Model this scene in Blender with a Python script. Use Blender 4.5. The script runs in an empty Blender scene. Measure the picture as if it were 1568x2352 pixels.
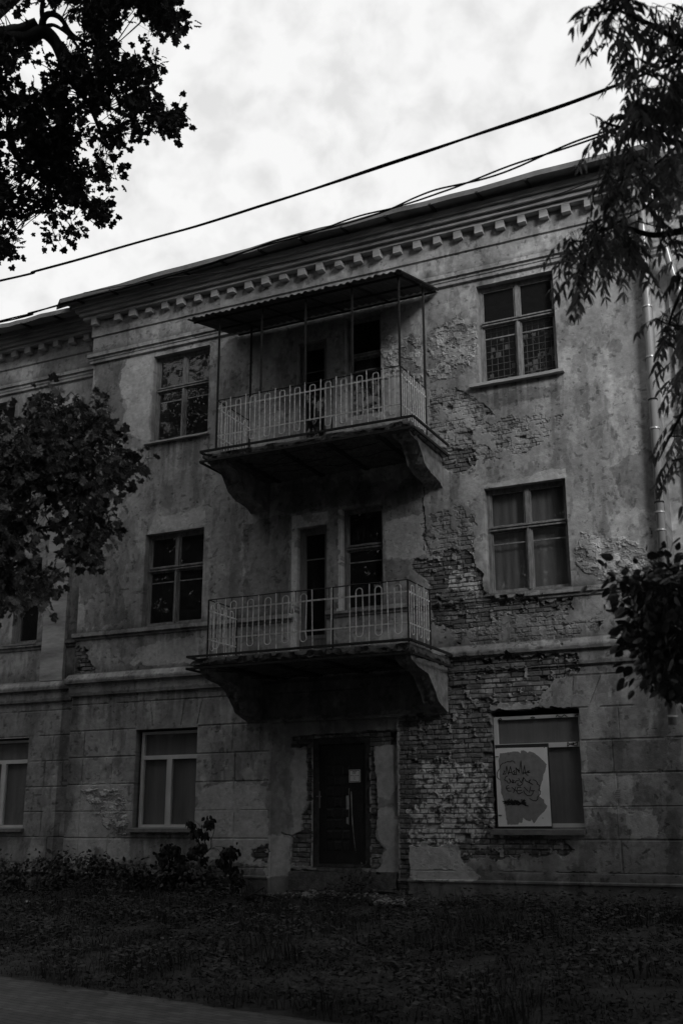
import bpy, math, random
import numpy as np

# ---------------------------------------------------------------- camera, sky, sun, exposure
S = 1.12          # the facade was measured in units of 1.12 m
Z0 = 0.30         # height of the path in those units
FPX = 2522.04     # focal length for a picture 1568 wide
CAM = np.array([2.952, -15.079, 1.775])
YAW, PITCH, ROLL = map(math.radians, (-25.819, 15.913, -0.1405))
SUN_EL, SUN_AZ = 25.0, 48.0     # azimuth measured from -Y (towards the viewer) to +X
SKY_GAIN = 0.535

sc = bpy.context.scene
col = sc.collection
def W(p):
    return (p[0]*S, p[1]*S, (p[2]-Z0)*S)

fwd = np.array([math.sin(YAW)*math.cos(PITCH), math.cos(YAW)*math.cos(PITCH), math.sin(PITCH)])
rgt = np.array([math.cos(YAW), -math.sin(YAW), 0.0])
upv = np.cross(rgt, fwd)
cr, sr = math.cos(ROLL), math.sin(ROLL)
def at(u, v, dist):
    """point at a distance along the sight line of picture position (u, v)"""
    x = (u-784)/FPX; y = (1176-v)/FPX
    x, y = cr*x - sr*y, sr*x + cr*y
    d = fwd + x*rgt + y*upv
    return CAM + d/np.linalg.norm(d)*dist

from mathutils import Matrix, Vector
cd = bpy.data.cameras.new('camera')
cam = bpy.data.objects.new('camera', cd); col.objects.link(cam)
r2 = cr*rgt + sr*upv; u2 = -sr*rgt + cr*upv
M = Matrix(((r2[0], u2[0], -fwd[0], 0), (r2[1], u2[1], -fwd[1], 0), (r2[2], u2[2], -fwd[2], 0), (0, 0, 0, 1)))
M.translation = Vector(W(CAM))
cam.matrix_world = M
cd.sensor_fit = 'VERTICAL'; cd.sensor_height = 36.0; cd.sensor_width = 24.0
cd.lens = FPX/2352*36
cd.clip_start = 0.1; cd.clip_end = 2000
cd.dof.use_dof = True; cd.dof.focus_distance = 17.5*S; cd.dof.aperture_fstop = 2.2
sc.camera = cam
sc.view_settings.view_transform = 'Standard'; sc.view_settings.look = 'None'
sc.view_settings.exposure = 0.9; sc.view_settings.gamma = 1.0

world = bpy.data.worlds.new('World'); sc.world = world; world.use_nodes = True
nt = world.node_tree; nt.nodes.clear()
def N(t, k, **kw):
    n = t.nodes.new(k)
    for a, b in kw.items():
        if a in n.inputs: n.inputs[a].default_value = b
        else: setattr(n, a, b)
    return n
out = N(nt, 'ShaderNodeOutputWorld'); bg = N(nt, 'ShaderNodeBackground')
sky = N(nt, 'ShaderNodeTexSky'); sky.sky_type = 'NISHITA'; sky.sun_disc = False
sky.sun_elevation = math.radians(SUN_EL); sky.sun_rotation = math.radians(180-SUN_AZ)
sky.air_density = 1.0; sky.dust_density = 3.0
bw = N(nt, 'ShaderNodeRGBToBW')
nt.links.new(sky.outputs[0], bw.inputs[0])
# broken cloud cover: soft mottled noise over the direction of view
tc = N(nt, 'ShaderNodeTexCoord'); mp = N(nt, 'ShaderNodeMapping')
mp.inputs['Scale'].default_value = (1, 1, 1)
nt.links.new(tc.outputs['Generated'], mp.inputs['Vector'])
n1 = N(nt, 'ShaderNodeTexNoise', Scale=30.0, Detail=5.0, Roughness=0.5, Distortion=0.2)
n2 = N(nt, 'ShaderNodeTexNoise', Scale=5.0, Detail=3.0, Roughness=0.5)
for n in (n1, n2): nt.links.new(mp.outputs[0], n.inputs['Vector'])
mx = N(nt, 'ShaderNodeMath', operation='MULTIPLY_ADD'); mx.inputs[1].default_value = 0.85
nt.links.new(n1.outputs[0], mx.inputs[0])
m2 = N(nt, 'ShaderNodeMath', operation='MULTIPLY'); m2.inputs[1].default_value = 0.15
nt.links.new(n2.outputs[0], m2.inputs[0]); nt.links.new(m2.outputs[0], mx.inputs[2])
cr1 = N(nt, 'ShaderNodeValToRGB')
e = cr1.color_ramp; e.elements[0].position = 0.34; e.elements[0].color = (.82, .82, .82, 1)
e.elements[1].position = 0.58; e.elements[1].color = (1.0, 1.0, 1.0, 1)
x_ = e.elements.new(0.46); x_.color = (.92, .92, .92, 1)
nt.links.new(mx.outputs[0], cr1.inputs[0])
mixc = N(nt, 'ShaderNodeMix', data_type='RGBA'); mixc.inputs[0].default_value = 0.93
sc_ = N(nt, 'ShaderNodeMath', operation='MULTIPLY'); sc_.inputs[1].default_value = 0.12
nt.links.new(bw.outputs[0], sc_.inputs[0])
nt.links.new(sc_.outputs[0], mixc.inputs[6]); nt.links.new(cr1.outputs[0], mixc.inputs[7])
nt.links.new(mixc.outputs[2], bg.inputs[0]); bg.inputs[1].default_value = SKY_GAIN
nt.links.new(bg.outputs[0], out.inputs[0])

sd = bpy.data.lights.new('sun', 'SUN'); sd.energy = 1.3; sd.angle = math.radians(16); sd.color = (1, 1, 1)
sun = bpy.data.objects.new('sun', sd); col.objects.link(sun)
el, az = math.radians(SUN_EL), math.radians(SUN_AZ)
sdir = Vector((math.sin(az)*math.cos(el), -math.cos(az)*math.cos(el), math.sin(el)))
sun.rotation_euler = sdir.to_track_quat('Z', 'Y').to_euler()
sun.location = (20, -30, 40)

# ---------------------------------------------------------------- materials (all grey: the place is seen in black and white)
def mat(name, base, rough=0.85, var=0.25, scale=6.0, bump=0.3, bscale=40.0, metal=0.0, attr=None, spec=0.3, stretch=(1, 1, 1), bdist=0.01, transl=0.0):
    m = bpy.data.materials.new(name); m.use_nodes = True; t = m.node_tree; t.nodes.clear()
    o = N(t, 'ShaderNodeOutputMaterial'); b = N(t, 'ShaderNodeBsdfPrincipled')
    b.inputs['Roughness'].default_value = rough; b.inputs['Metallic'].default_value = metal
    b.inputs['Specular IOR Level'].default_value = spec
    tc = N(t, 'ShaderNodeTexCoord'); mp = N(t, 'ShaderNodeMapping'); mp.inputs['Scale'].default_value = stretch
    t.links.new(tc.outputs['Object'], mp.inputs['Vector'])
    n = N(t, 'ShaderNodeTexNoise', Scale=scale, Detail=6.0, Roughness=0.65); t.links.new(mp.outputs[0], n.inputs['Vector'])
    mr = N(t, 'ShaderNodeMapRange'); mr.inputs[1].default_value = 0.3; mr.inputs[2].default_value = 0.7
    mr.inputs[3].default_value = base*(1-var); mr.inputs[4].default_value = base*(1+var)
    t.links.new(n.outputs[0], mr.inputs[0]); c = mr.outputs[0]
    if attr:
        a = N(t, 'ShaderNodeAttribute'); a.attribute_name = attr
        mu = N(t, 'ShaderNodeMath', operation='MULTIPLY')
        t.links.new(a.outputs['Fac'], mu.inputs[0]); t.links.new(c, mu.inputs[1]); c = mu.outputs[0]
    t.links.new(c, b.inputs['Base Color'])
    if bump > 0:
        n3 = N(t, 'ShaderNodeTexNoise', Scale=bscale, Detail=5.0, Roughness=0.7); t.links.new(mp.outputs[0], n3.inputs['Vector'])
        bp = N(t, 'ShaderNodeBump', Strength=bump, Distance=bdist); t.links.new(n3.outputs[0], bp.inputs['Height'])
        t.links.new(bp.outputs[0], b.inputs['Normal'])
    last = b.outputs[0]
    if transl > 0:
        tr = N(t, 'ShaderNodeBsdfTranslucent'); t.links.new(c, tr.inputs[0])
        ms = N(t, 'ShaderNodeMixShader'); ms.inputs[0].default_value = transl
        t.links.new(last, ms.inputs[1]); t.links.new(tr.outputs[0], ms.inputs[2]); last = ms.outputs[0]
    t.links.new(last, o.inputs[0])
    return m
def glass(name, rough=0.02, tint=0.9, refl=1.0):
    m = bpy.data.materials.new(name); m.use_nodes = True; t = m.node_tree; t.nodes.clear()
    o = N(t, 'ShaderNodeOutputMaterial'); tr = N(t, 'ShaderNodeBsdfTransparent'); tr.inputs[0].default_value = (tint, tint, tint, 1)
    gl = N(t, 'ShaderNodeBsdfGlossy', Roughness=rough); gl.inputs[0].default_value = (refl, refl, refl, 1)
    lw = N(t, 'ShaderNodeLayerWeight'); lw.inputs[0].default_value = .5
    pw = N(t, 'ShaderNodeMath', operation='POWER'); pw.inputs[1].default_value = 4.0; t.links.new(lw.outputs['Facing'], pw.inputs[0])
    ad = N(t, 'ShaderNodeMath', operation='MULTIPLY_ADD'); ad.inputs[1].default_value = .9; ad.inputs[2].default_value = .05
    t.links.new(pw.outputs[0], ad.inputs[0])
    tc = N(t, 'ShaderNodeTexCoord'); n = N(t, 'ShaderNodeTexNoise', Scale=3.0, Detail=2.0); t.links.new(tc.outputs['Object'], n.inputs['Vector'])
    bp = N(t, 'ShaderNodeBump', Strength=0.12, Distance=0.02); t.links.new(n.outputs[0], bp.inputs['Height'])
    t.links.new(bp.outputs[0], gl.inputs['Normal'])
    ms = N(t, 'ShaderNodeMixShader'); t.links.new(ad.outputs[0], ms.inputs[0]); t.links.new(tr.outputs[0], ms.inputs[1]); t.links.new(gl.outputs[0], ms.inputs[2])
    # dust on the glass
    df = N(t, 'ShaderNodeBsdfDiffuse'); df.inputs[0].default_value = (.3, .3, .3, 1)
    m2 = N(t, 'ShaderNodeMixShader'); m2.inputs[0].default_value = 0.05
    t.links.new(ms.outputs[0], m2.inputs[1]); t.links.new(df.outputs[0], m2.inputs[2]); t.links.new(m2.outputs[0], o.inputs[0])
    return m

M = {
 'wall': mat('weathered plaster and brick', 1.0, .9, .16, 9, .55, 55, attr='tone', spec=.2, bdist=.012),
 'cornice': mat('weathered cornice plaster', .40, .9, .45, 3.0, .6, 35, spec=.2, stretch=(.35, 1, 1.6), bdist=.012),
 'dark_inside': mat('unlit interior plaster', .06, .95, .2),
 'roof': mat('dark roof sheet metal', .18, .6, .4, 2.0, .1, spec=.3),
 'wood': mat('peeling window paint', .21, .8, .5, 14, .5, 60, stretch=(1, 1, .3)),
 'pvc': mat('white window plastic', .62, .45, .10, 3, .03),
 'glass': glass('window glass'),
 'foil': mat('grey sheet behind glass', .20, .5, .25, 1.5, .05, stretch=(4, 1, .4)),
 'curtain': mat('faded net curtain', .13, .9, .25, 3, .2, 8, stretch=(6, 1, .6)),
 'sill': mat('dirty metal sill', .16, .6, .3, 8, .15),
 'rail': mat('old white railing paint', .62, .7, .45, 18, .3, 70),
 'sill_pale': mat('old white flat bar paint', .62, .7, .4, 18, .3, 70),
 'rust': mat('dark rusted steel', .025, .85, .5, 20, .4, 80),
 'concrete': mat('crumbling concrete', .12, .95, .5, 9, 1.0, 28, spec=.2, bdist=.03),
 'bracket': mat('worn plastered console', .24, .95, .5, 6, .8, 26, spec=.2, bdist=.02),
 'soffit': mat('damp concrete soffit', .12, .95, .5, 4, 1.0, 18, spec=.2, bdist=.04),
 'sheet': mat('corrugated roofing sheet', .07, .8, .35, 3, .2, 30, stretch=(1, .3, 1)),
 'door': mat('dark quilted steel door', .016, .5, .3, 5, .08, spec=.35),
 'doorwood': mat('dark old balcony door', .20, .75, .4, 9, .4, 40, stretch=(1, 1, .2)),
 'galv': mat('galvanised pipe', .38, .3, .12, 5, .08, 30, metal=.15, stretch=(1, 1, .3)),
 'board': mat('pale grey board', .78, .7, .08, 3, .03),
 'board_edge': mat('dark board edge', .03, .7, .3, 3, .03),
 'roller': mat('grey roller paint', .24, .8, .18, 12, .1),
 'ink': mat('black marker', .012, .6, .1, 3, 0),
 'white': mat('white printed plastic', .75, .5, .05, 3, 0),
 'paper': mat('torn paper notice', .4, .9, .2, 9, .1),
 'bark': mat('tree bark', .045, .95, .4, 8, .9, 30, stretch=(1, 1, .25), bdist=.02),
 'paletwig': mat('bare pale branch wood', .16, .9, .4, 10, .4, 40),
 'cable': mat('black cable sheath', .02, .55, .2, 3, 0),
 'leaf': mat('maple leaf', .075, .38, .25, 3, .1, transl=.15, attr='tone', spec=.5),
 'leaf_sil': mat('maple leaf in shade', .035, .6, .25, 3, .1, transl=.12, attr='tone', spec=.25),  # darker copy of the maple leaf, backlit shade put into its colour
 'leaf_ash': mat('drooping leaflet', .13, .55, .25, 3, .1, transl=.35, attr='tone', spec=.35),
 'leaf_low': mat('low shrub leaf', .045, .5, .3, 3, .1, transl=.1, attr='tone', spec=.3),
 'leaf_dry': mat('withered leaf', .022, .8, .4, 3, .2, transl=.05, attr='tone'),
 'grass': mat('grass and clover', .024, .7, .3, 2, 0, transl=.12, attr='tone', spec=.2),
 'dryleaf': mat('fallen leaf', .09, .9, .3, 5, .1, attr='tone'),
 'soil': mat('dark soil', .03, .95, .5, 4, .9, 15, bdist=.03),
 'rubble': mat('plaster rubble', .2, .95, .5, 20, .6, 40),
 'paving': None,
}
# herringbone-free small paving blocks of the path, as one sheet
def paving():
    m = bpy.data.materials.new('concrete paving blocks'); m.use_nodes = True; t = m.node_tree; t.nodes.clear()
    o = N(t, 'ShaderNodeOutputMaterial'); b = N(t, 'ShaderNodeBsdfPrincipled', Roughness=.9); b.inputs['Specular IOR Level'].default_value = .25
    tc = N(t, 'ShaderNodeTexCoord'); mp = N(t, 'ShaderNodeMapping'); mp.inputs['Rotation'].default_value = (0, 0, .233)
    t.links.new(tc.outputs['Object'], mp.inputs[0])
    br = N(t, 'ShaderNodeTexBrick', Scale=1.0); br.inputs['Brick Width'].default_value = .2; br.inputs['Row Height'].default_value = .1
    br.inputs['Mortar Size'].default_value = .006; br.inputs['Color1'].default_value = (.05,)*3+(1,); br.inputs['Color2'].default_value = (.085,)*3+(1,)
    br.inputs['Mortar'].default_value = (.02,)*3+(1,)
    t.links.new(mp.outputs[0], br.inputs[0])
    n = N(t, 'ShaderNodeTexNoise', Scale=2.0, Detail=8.0, Roughness=.7); t.links.new(tc.outputs['Object'], n.inputs['Vector'])
    mr = N(t, 'ShaderNodeMapRange'); mr.inputs[1].default_value = .3; mr.inputs[2].default_value = .7; mr.inputs[3].default_value = .7; mr.inputs[4].default_value = 1.35
    t.links.new(n.outputs[0], mr.inputs[0])
    mm = N(t, 'ShaderNodeMix', data_type='RGBA', blend_type='MULTIPLY'); mm.inputs[0].default_value = 1
    t.links.new(br.outputs[0], mm.inputs[6]); t.links.new(mr.outputs[0], mm.inputs[7]); t.links.new(mm.outputs[2], b.inputs['Base Color'])
    bp = N(t, 'ShaderNodeBump', Strength=.6, Distance=.01); t.links.new(br.outputs[1], bp.inputs['Height']); bp.invert = True
    t.links.new(bp.outputs[0], b.inputs['Normal']); t.links.new(b.outputs[0], o.inputs[0])
    return m
M['paving'] = paving()

# ---------------------------------------------------------------- object helpers
ORI = {}          # world origin (facade units) of every thing and part
def thing(name, label, cat, loc, group=None):
    o = bpy.data.objects.new(name, None); col.objects.link(o)
    o.location = W(loc); o.empty_display_size = .2
    o['label'] = label; o['category'] = cat
    if group: o['group'] = group
    ORI[o.name] = np.array(loc, float); return o
def tag(o, label, cat, group=None):
    o['label'] = label; o['category'] = cat
    if group: o['group'] = group
    return o
def link(name, me, m, parent=None, loc=None, smooth=False):
    o = bpy.data.objects.new(name, me); col.objects.link(o)
    if m is not None:
        for q in (m if isinstance(m, (list, tuple)) else [m]): me.materials.append(q)
    o['_'] = 0; del o['_']
    if parent is not None: o.parent = parent
    return o
def mesh_np(name, V, F, m, parent=None, loc=None, smooth=False, tone=None, mi=None):
    """V n x 3 in facade units, F a list of equal-length index arrays or an m x k array"""
    V = np.asarray(V, float)
    base = ORI[parent.name] if parent is not None else (np.array(loc, float) if loc is not None else np.array([0, 0, Z0]))
    L = (V-base)*S
    me = bpy.data.meshes.new(name)
    Fs = F if isinstance(F, list) else [F]
    Fs = [np.asarray(f, np.int32) for f in Fs if len(f)]
    nl = sum(f.size for f in Fs); nf = sum(len(f) for f in Fs)
    me.vertices.add(len(V)); me.vertices.foreach_set('co', L.astype(np.float32).ravel())
    me.loops.add(nl); me.loops.foreach_set('vertex_index', np.concatenate([f.ravel() for f in Fs]))
    me.polygons.add(nf)
    tot = np.concatenate([np.full(len(f), f.shape[1], np.int32) for f in Fs])
    st = np.concatenate([[0], np.cumsum(tot)[:-1]]).astype(np.int32)
    me.polygons.foreach_set('loop_start', st); me.polygons.foreach_set('loop_total', tot)
    me.polygons.foreach_set('use_smooth', np.full(nf, smooth))
    if mi is not None: me.polygons.foreach_set('material_index', np.asarray(mi, np.int32))
    if tone is not None:
        a = me.attributes.new('tone', 'FLOAT', 'POINT'); a.data.foreach_set('value', np.asarray(tone, np.float32))
    me.update(calc_edges=True); me.validate()
    o = link(name, me, m, parent)
    if parent is None: o.location = W(base)
    ORI[o.name] = base
    return o

class MB:
    def __init__(s): s.v = []; s.f = {}; s.n = 0; s.mi = {}
    def add(s, V, F, mi=0):
        V = np.asarray(V, float); k = s.n; s.v.append(V); s.n += len(V)
        for f in F:
            s.f.setdefault(len(f), []).append([i+k for i in f]); s.mi.setdefault(len(f), []).append(mi)
        return s
    def box(s, x0, x1, y0, y1, z0, z1, mi=0, rot=0, jit=0):
        V = np.array([(x, y, z) for x in (x0, x1) for y in (y0, y1) for z in (z0, z1)], float)
        if jit: V += np.random.uniform(-jit, jit, V.shape)
        if rot:
            c = V.mean(0); a = math.cos(rot); b = math.sin(rot); d = V-c
            V = np.c_[c[0]+a*d[:, 0]-b*d[:, 2], V[:, 1], c[2]+b*d[:, 0]+a*d[:, 2]]
        return s.add(V, [(0, 1, 3, 2), (4, 6, 7, 5), (0, 4, 5, 1), (2, 3, 7, 6), (0, 2, 6, 4), (1, 5, 7, 3)], mi)
    def tube(s, P, r, n=6, mi=0, cap=True):
        P = [np.asarray(p, float) for p in P]; m = len(P)
        R = r if hasattr(r, '__len__') else [r]*m
        V = []; prev = None
        for i, p in enumerate(P):
            d = P[min(i+1, m-1)]-P[max(i-1, 0)]; d = d/(np.linalg.norm(d)+1e-9)
            if prev is None:
                a = np.array([0, 0, 1.0]) if abs(d[2]) < .9 else np.array([1.0, 0, 0])
                e1 = np.cross(d, a)
            else: e1 = prev - d*np.dot(prev, d)
            e1 /= (np.linalg.norm(e1)+1e-9); prev = e1; e2 = np.cross(d, e1)
            for k in range(n):
                t = 2*math.pi*k/n; V.append(p+R[i]*(math.cos(t)*e1+math.sin(t)*e2))
        F = [(i*n+k, i*n+(k+1) % n, (i+1)*n+(k+1) % n, (i+1)*n+k) for i in range(m-1) for k in range(n)]
        if cap: F += [tuple(range(n))[::-1], tuple((m-1)*n+k for k in range(n))]
        return s.add(V, F, mi)
    def prism(s, pts, axis, a, b, mi=0):
        """pts: 2-D outline; axis 'x' (y,z), 'y' (x,z) or 'z' (x,y), extruded from a to b"""
        V = []
        for c in (a, b):
            for p in pts:
                V.append({'x': (c, p[0], p[1]), 'y': (p[0], c, p[1]), 'z': (p[0], p[1], c)}[axis])
        n = len(pts)
        F = [(i, (i+1) % n, n+(i+1) % n, n+i) for i in range(n)]+[tuple(range(n))[::-1], tuple(range(n, 2*n))]
        return s.add(V, F, mi)
    def build(s, name, m, parent=None, loc=None, smooth=False, tone=None):
        V = np.concatenate(s.v); ks = sorted(s.f); mi = np.concatenate([s.mi[k] for k in ks]) if isinstance(m, (list, tuple)) else None
        o = mesh_np(name, V, [np.array(s.f[k]) for k in ks], m, parent, loc, smooth, tone, mi)
        return o

# ---------------------------------------------------------------- noise and polygons in numpy
_rng = np.random.RandomState(7); _T = _rng.rand(256, 256)
def vn(x, y):
    xi = np.floor(x).astype(int); yi = np.floor(y).astype(int); fx = x-xi; fy = y-yi
    fx = fx*fx*(3-2*fx); fy = fy*fy*(3-2*fy)
    a = _T[xi & 255, yi & 255]; b = _T[(xi+1) & 255, yi & 255]; c = _T[xi & 255, (yi+1) & 255]; d = _T[(xi+1) & 255, (yi+1) & 255]
    return (a*(1-fx)+b*fx)*(1-fy)+(c*(1-fx)+d*fx)*fy
def fbm(x, y, s, o=4, seed=0, rg=.55):
    t = 0; a = 1; w = 0
    for i in range(o):
        t = t+a*vn(x*s+17.3*seed+i*31.7, y*s+9.1*seed+i*13.3); w += a; a *= rg; s *= 2.03
    return t/w
def inpoly(x, z, P):
    r = np.zeros(x.shape, bool); n = len(P)
    for i in range(n):
        x1, z1 = P[i]; x2, z2 = P[(i+1) % n]
        if z1 == z2: continue
        c = ((z1 > z) != (z2 > z)) & (x < (x2-x1)*(z-z1)/(z2-z1)+x1); r ^= c
    return r
def pmask(x, z, L, warp=.06, ws=7, seed=0):
    dx = (fbm(x, z, ws, 4, seed+1)-.5)*2*warp*1.6; dz = (fbm(x, z, ws, 4, seed+5)-.5)*2*warp*1.6
    r = np.zeros(x.shape, bool)
    for P in L: r |= inpoly(x+dx, z+dz, P)
    return r
def sstep(a, b, x):
    t = np.clip((x-a)/(b-a), 0, 1); return t*t*(3-2*t)

# ---------------------------------------------------------------- the facade: what is missing, peeled, patched (facade units)
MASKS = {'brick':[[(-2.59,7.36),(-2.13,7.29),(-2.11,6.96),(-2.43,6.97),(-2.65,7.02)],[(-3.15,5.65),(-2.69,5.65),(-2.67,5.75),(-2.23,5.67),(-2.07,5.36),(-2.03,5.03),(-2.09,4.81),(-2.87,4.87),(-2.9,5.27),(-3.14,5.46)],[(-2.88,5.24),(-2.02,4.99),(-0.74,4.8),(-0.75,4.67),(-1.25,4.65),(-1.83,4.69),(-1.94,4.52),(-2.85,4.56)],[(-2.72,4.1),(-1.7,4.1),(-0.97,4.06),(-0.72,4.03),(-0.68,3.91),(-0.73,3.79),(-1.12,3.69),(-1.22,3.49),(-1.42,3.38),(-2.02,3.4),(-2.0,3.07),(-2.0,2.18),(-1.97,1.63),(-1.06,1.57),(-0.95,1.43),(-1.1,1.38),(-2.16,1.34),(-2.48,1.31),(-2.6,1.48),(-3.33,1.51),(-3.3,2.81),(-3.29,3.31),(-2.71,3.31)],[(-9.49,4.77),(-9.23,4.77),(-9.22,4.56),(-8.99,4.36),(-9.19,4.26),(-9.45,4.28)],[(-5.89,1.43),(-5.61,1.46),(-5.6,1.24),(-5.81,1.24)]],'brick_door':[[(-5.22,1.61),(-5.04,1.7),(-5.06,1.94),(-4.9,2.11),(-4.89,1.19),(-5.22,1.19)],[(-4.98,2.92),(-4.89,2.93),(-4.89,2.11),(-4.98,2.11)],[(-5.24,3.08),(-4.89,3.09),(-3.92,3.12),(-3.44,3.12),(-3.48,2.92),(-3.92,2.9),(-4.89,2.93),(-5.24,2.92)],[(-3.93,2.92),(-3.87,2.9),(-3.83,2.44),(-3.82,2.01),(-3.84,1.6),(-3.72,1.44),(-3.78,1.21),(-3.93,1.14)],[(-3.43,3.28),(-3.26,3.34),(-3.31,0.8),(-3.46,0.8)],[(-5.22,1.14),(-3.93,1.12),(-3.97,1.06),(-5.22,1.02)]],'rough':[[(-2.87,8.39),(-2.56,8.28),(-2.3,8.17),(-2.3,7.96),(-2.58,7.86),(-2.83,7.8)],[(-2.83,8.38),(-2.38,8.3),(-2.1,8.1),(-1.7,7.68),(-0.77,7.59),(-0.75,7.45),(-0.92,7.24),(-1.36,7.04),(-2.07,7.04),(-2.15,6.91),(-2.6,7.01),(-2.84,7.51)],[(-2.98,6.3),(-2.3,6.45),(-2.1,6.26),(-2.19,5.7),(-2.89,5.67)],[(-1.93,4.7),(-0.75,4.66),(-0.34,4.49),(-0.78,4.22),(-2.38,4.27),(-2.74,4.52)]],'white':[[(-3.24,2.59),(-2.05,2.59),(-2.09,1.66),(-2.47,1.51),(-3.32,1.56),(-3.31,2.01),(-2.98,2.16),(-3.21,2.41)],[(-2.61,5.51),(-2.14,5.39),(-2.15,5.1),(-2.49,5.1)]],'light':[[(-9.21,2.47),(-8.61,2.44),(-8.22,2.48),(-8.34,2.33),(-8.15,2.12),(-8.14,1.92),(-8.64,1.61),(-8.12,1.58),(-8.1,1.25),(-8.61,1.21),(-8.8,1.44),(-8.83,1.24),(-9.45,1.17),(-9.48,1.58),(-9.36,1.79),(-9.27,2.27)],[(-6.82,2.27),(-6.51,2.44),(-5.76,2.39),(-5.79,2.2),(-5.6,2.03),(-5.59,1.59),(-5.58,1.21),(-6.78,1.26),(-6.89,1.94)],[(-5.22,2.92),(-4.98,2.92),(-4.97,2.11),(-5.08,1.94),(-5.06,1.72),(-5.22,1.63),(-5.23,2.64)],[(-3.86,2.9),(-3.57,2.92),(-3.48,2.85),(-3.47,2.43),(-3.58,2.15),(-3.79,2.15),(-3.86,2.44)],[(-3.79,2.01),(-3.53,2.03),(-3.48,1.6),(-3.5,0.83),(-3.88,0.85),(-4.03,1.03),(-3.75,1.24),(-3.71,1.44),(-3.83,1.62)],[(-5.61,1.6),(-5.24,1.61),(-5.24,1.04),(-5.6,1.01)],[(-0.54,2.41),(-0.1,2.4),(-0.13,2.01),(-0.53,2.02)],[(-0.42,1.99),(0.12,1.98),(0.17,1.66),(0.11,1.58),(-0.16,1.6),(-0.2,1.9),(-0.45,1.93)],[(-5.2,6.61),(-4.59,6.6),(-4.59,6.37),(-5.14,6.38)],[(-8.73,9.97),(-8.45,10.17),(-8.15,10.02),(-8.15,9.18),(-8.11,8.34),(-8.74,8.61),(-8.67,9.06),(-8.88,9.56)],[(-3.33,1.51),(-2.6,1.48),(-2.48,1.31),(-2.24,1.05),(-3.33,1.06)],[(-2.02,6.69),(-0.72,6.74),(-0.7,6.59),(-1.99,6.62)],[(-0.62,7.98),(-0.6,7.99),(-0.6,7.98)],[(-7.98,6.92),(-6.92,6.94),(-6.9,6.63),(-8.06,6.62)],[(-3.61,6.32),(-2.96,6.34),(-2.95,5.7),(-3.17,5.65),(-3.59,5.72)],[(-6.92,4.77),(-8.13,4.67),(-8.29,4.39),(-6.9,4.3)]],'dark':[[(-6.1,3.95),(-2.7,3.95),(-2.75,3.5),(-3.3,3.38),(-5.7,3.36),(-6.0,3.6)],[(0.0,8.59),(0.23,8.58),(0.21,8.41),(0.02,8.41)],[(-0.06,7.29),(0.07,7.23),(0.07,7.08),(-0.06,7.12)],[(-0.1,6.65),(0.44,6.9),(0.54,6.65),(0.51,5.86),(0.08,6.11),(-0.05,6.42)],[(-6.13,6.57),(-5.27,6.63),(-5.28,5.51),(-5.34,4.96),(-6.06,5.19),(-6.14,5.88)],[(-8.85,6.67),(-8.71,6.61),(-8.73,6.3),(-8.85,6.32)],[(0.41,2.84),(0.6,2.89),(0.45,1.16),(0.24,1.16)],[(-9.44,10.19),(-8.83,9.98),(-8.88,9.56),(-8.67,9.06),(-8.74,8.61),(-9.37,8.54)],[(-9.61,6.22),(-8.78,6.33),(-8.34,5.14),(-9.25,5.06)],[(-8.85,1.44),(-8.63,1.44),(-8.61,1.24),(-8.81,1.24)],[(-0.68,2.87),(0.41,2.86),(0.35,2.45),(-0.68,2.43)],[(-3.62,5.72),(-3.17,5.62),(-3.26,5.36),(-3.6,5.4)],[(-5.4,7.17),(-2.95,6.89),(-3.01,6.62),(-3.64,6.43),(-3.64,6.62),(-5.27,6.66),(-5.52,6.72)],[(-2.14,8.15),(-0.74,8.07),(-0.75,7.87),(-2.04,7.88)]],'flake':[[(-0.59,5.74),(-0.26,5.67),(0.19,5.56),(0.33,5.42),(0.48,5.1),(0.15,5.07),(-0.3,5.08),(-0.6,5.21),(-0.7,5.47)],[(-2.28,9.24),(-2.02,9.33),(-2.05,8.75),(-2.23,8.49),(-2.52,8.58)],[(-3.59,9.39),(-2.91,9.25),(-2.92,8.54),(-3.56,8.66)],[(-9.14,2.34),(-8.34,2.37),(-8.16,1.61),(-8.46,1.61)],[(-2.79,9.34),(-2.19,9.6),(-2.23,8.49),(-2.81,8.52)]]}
MASKS['crack_lines'] = [[(-2.98,6.62),(-2.93,6.23),(-2.97,6.0),(-2.89,5.8),(-2.87,5.69)],[(-2.71,6.85),(-2.93,6.78),(-2.97,6.47),(-2.93,6.12),(-2.97,5.78)],[(-5.39,1.66),(-5.22,1.61),(-5.04,1.7)]]
XL, XR = -9.473, 0.62       # corners of the projecting bay
SET = 0.45                  # set-back of the wings
COURSES = [1.16, 1.58, 2.0, 2.43, 2.87, 3.31, 3.75]

def profile(z):
    """how far the wall stands out at height z (negative = towards the viewer)"""
    y = np.zeros(z.shape)
    y[z < 1.03] = -.03
    y[(z >= 1.00) & (z < 1.045)] = -.05
    a = (z >= 3.90) & (z < 4.10); y[a] = -.05
    a = (z >= 4.10) & (z < 4.27); y[a] = -.11+.05*(z[a]-4.18)*(z[a] > 4.18)/.09
    a = (z >= 4.86) & (z < 4.91); y[a] = -.025
    a = (z >= 4.91) & (z < 4.995); y[a] = -.06
    a = (z >= 10.06) & (z < 10.12); y[a] = -.045
    a = (z >= 10.12) & (z < 10.17); y[a] = -.06
    a = (z >= 10.17) & (z < 10.255); y[a] = -.095
    y[z >= 10.255] = -.02
    y[z >= 10.60] = -.05
    return y

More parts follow.
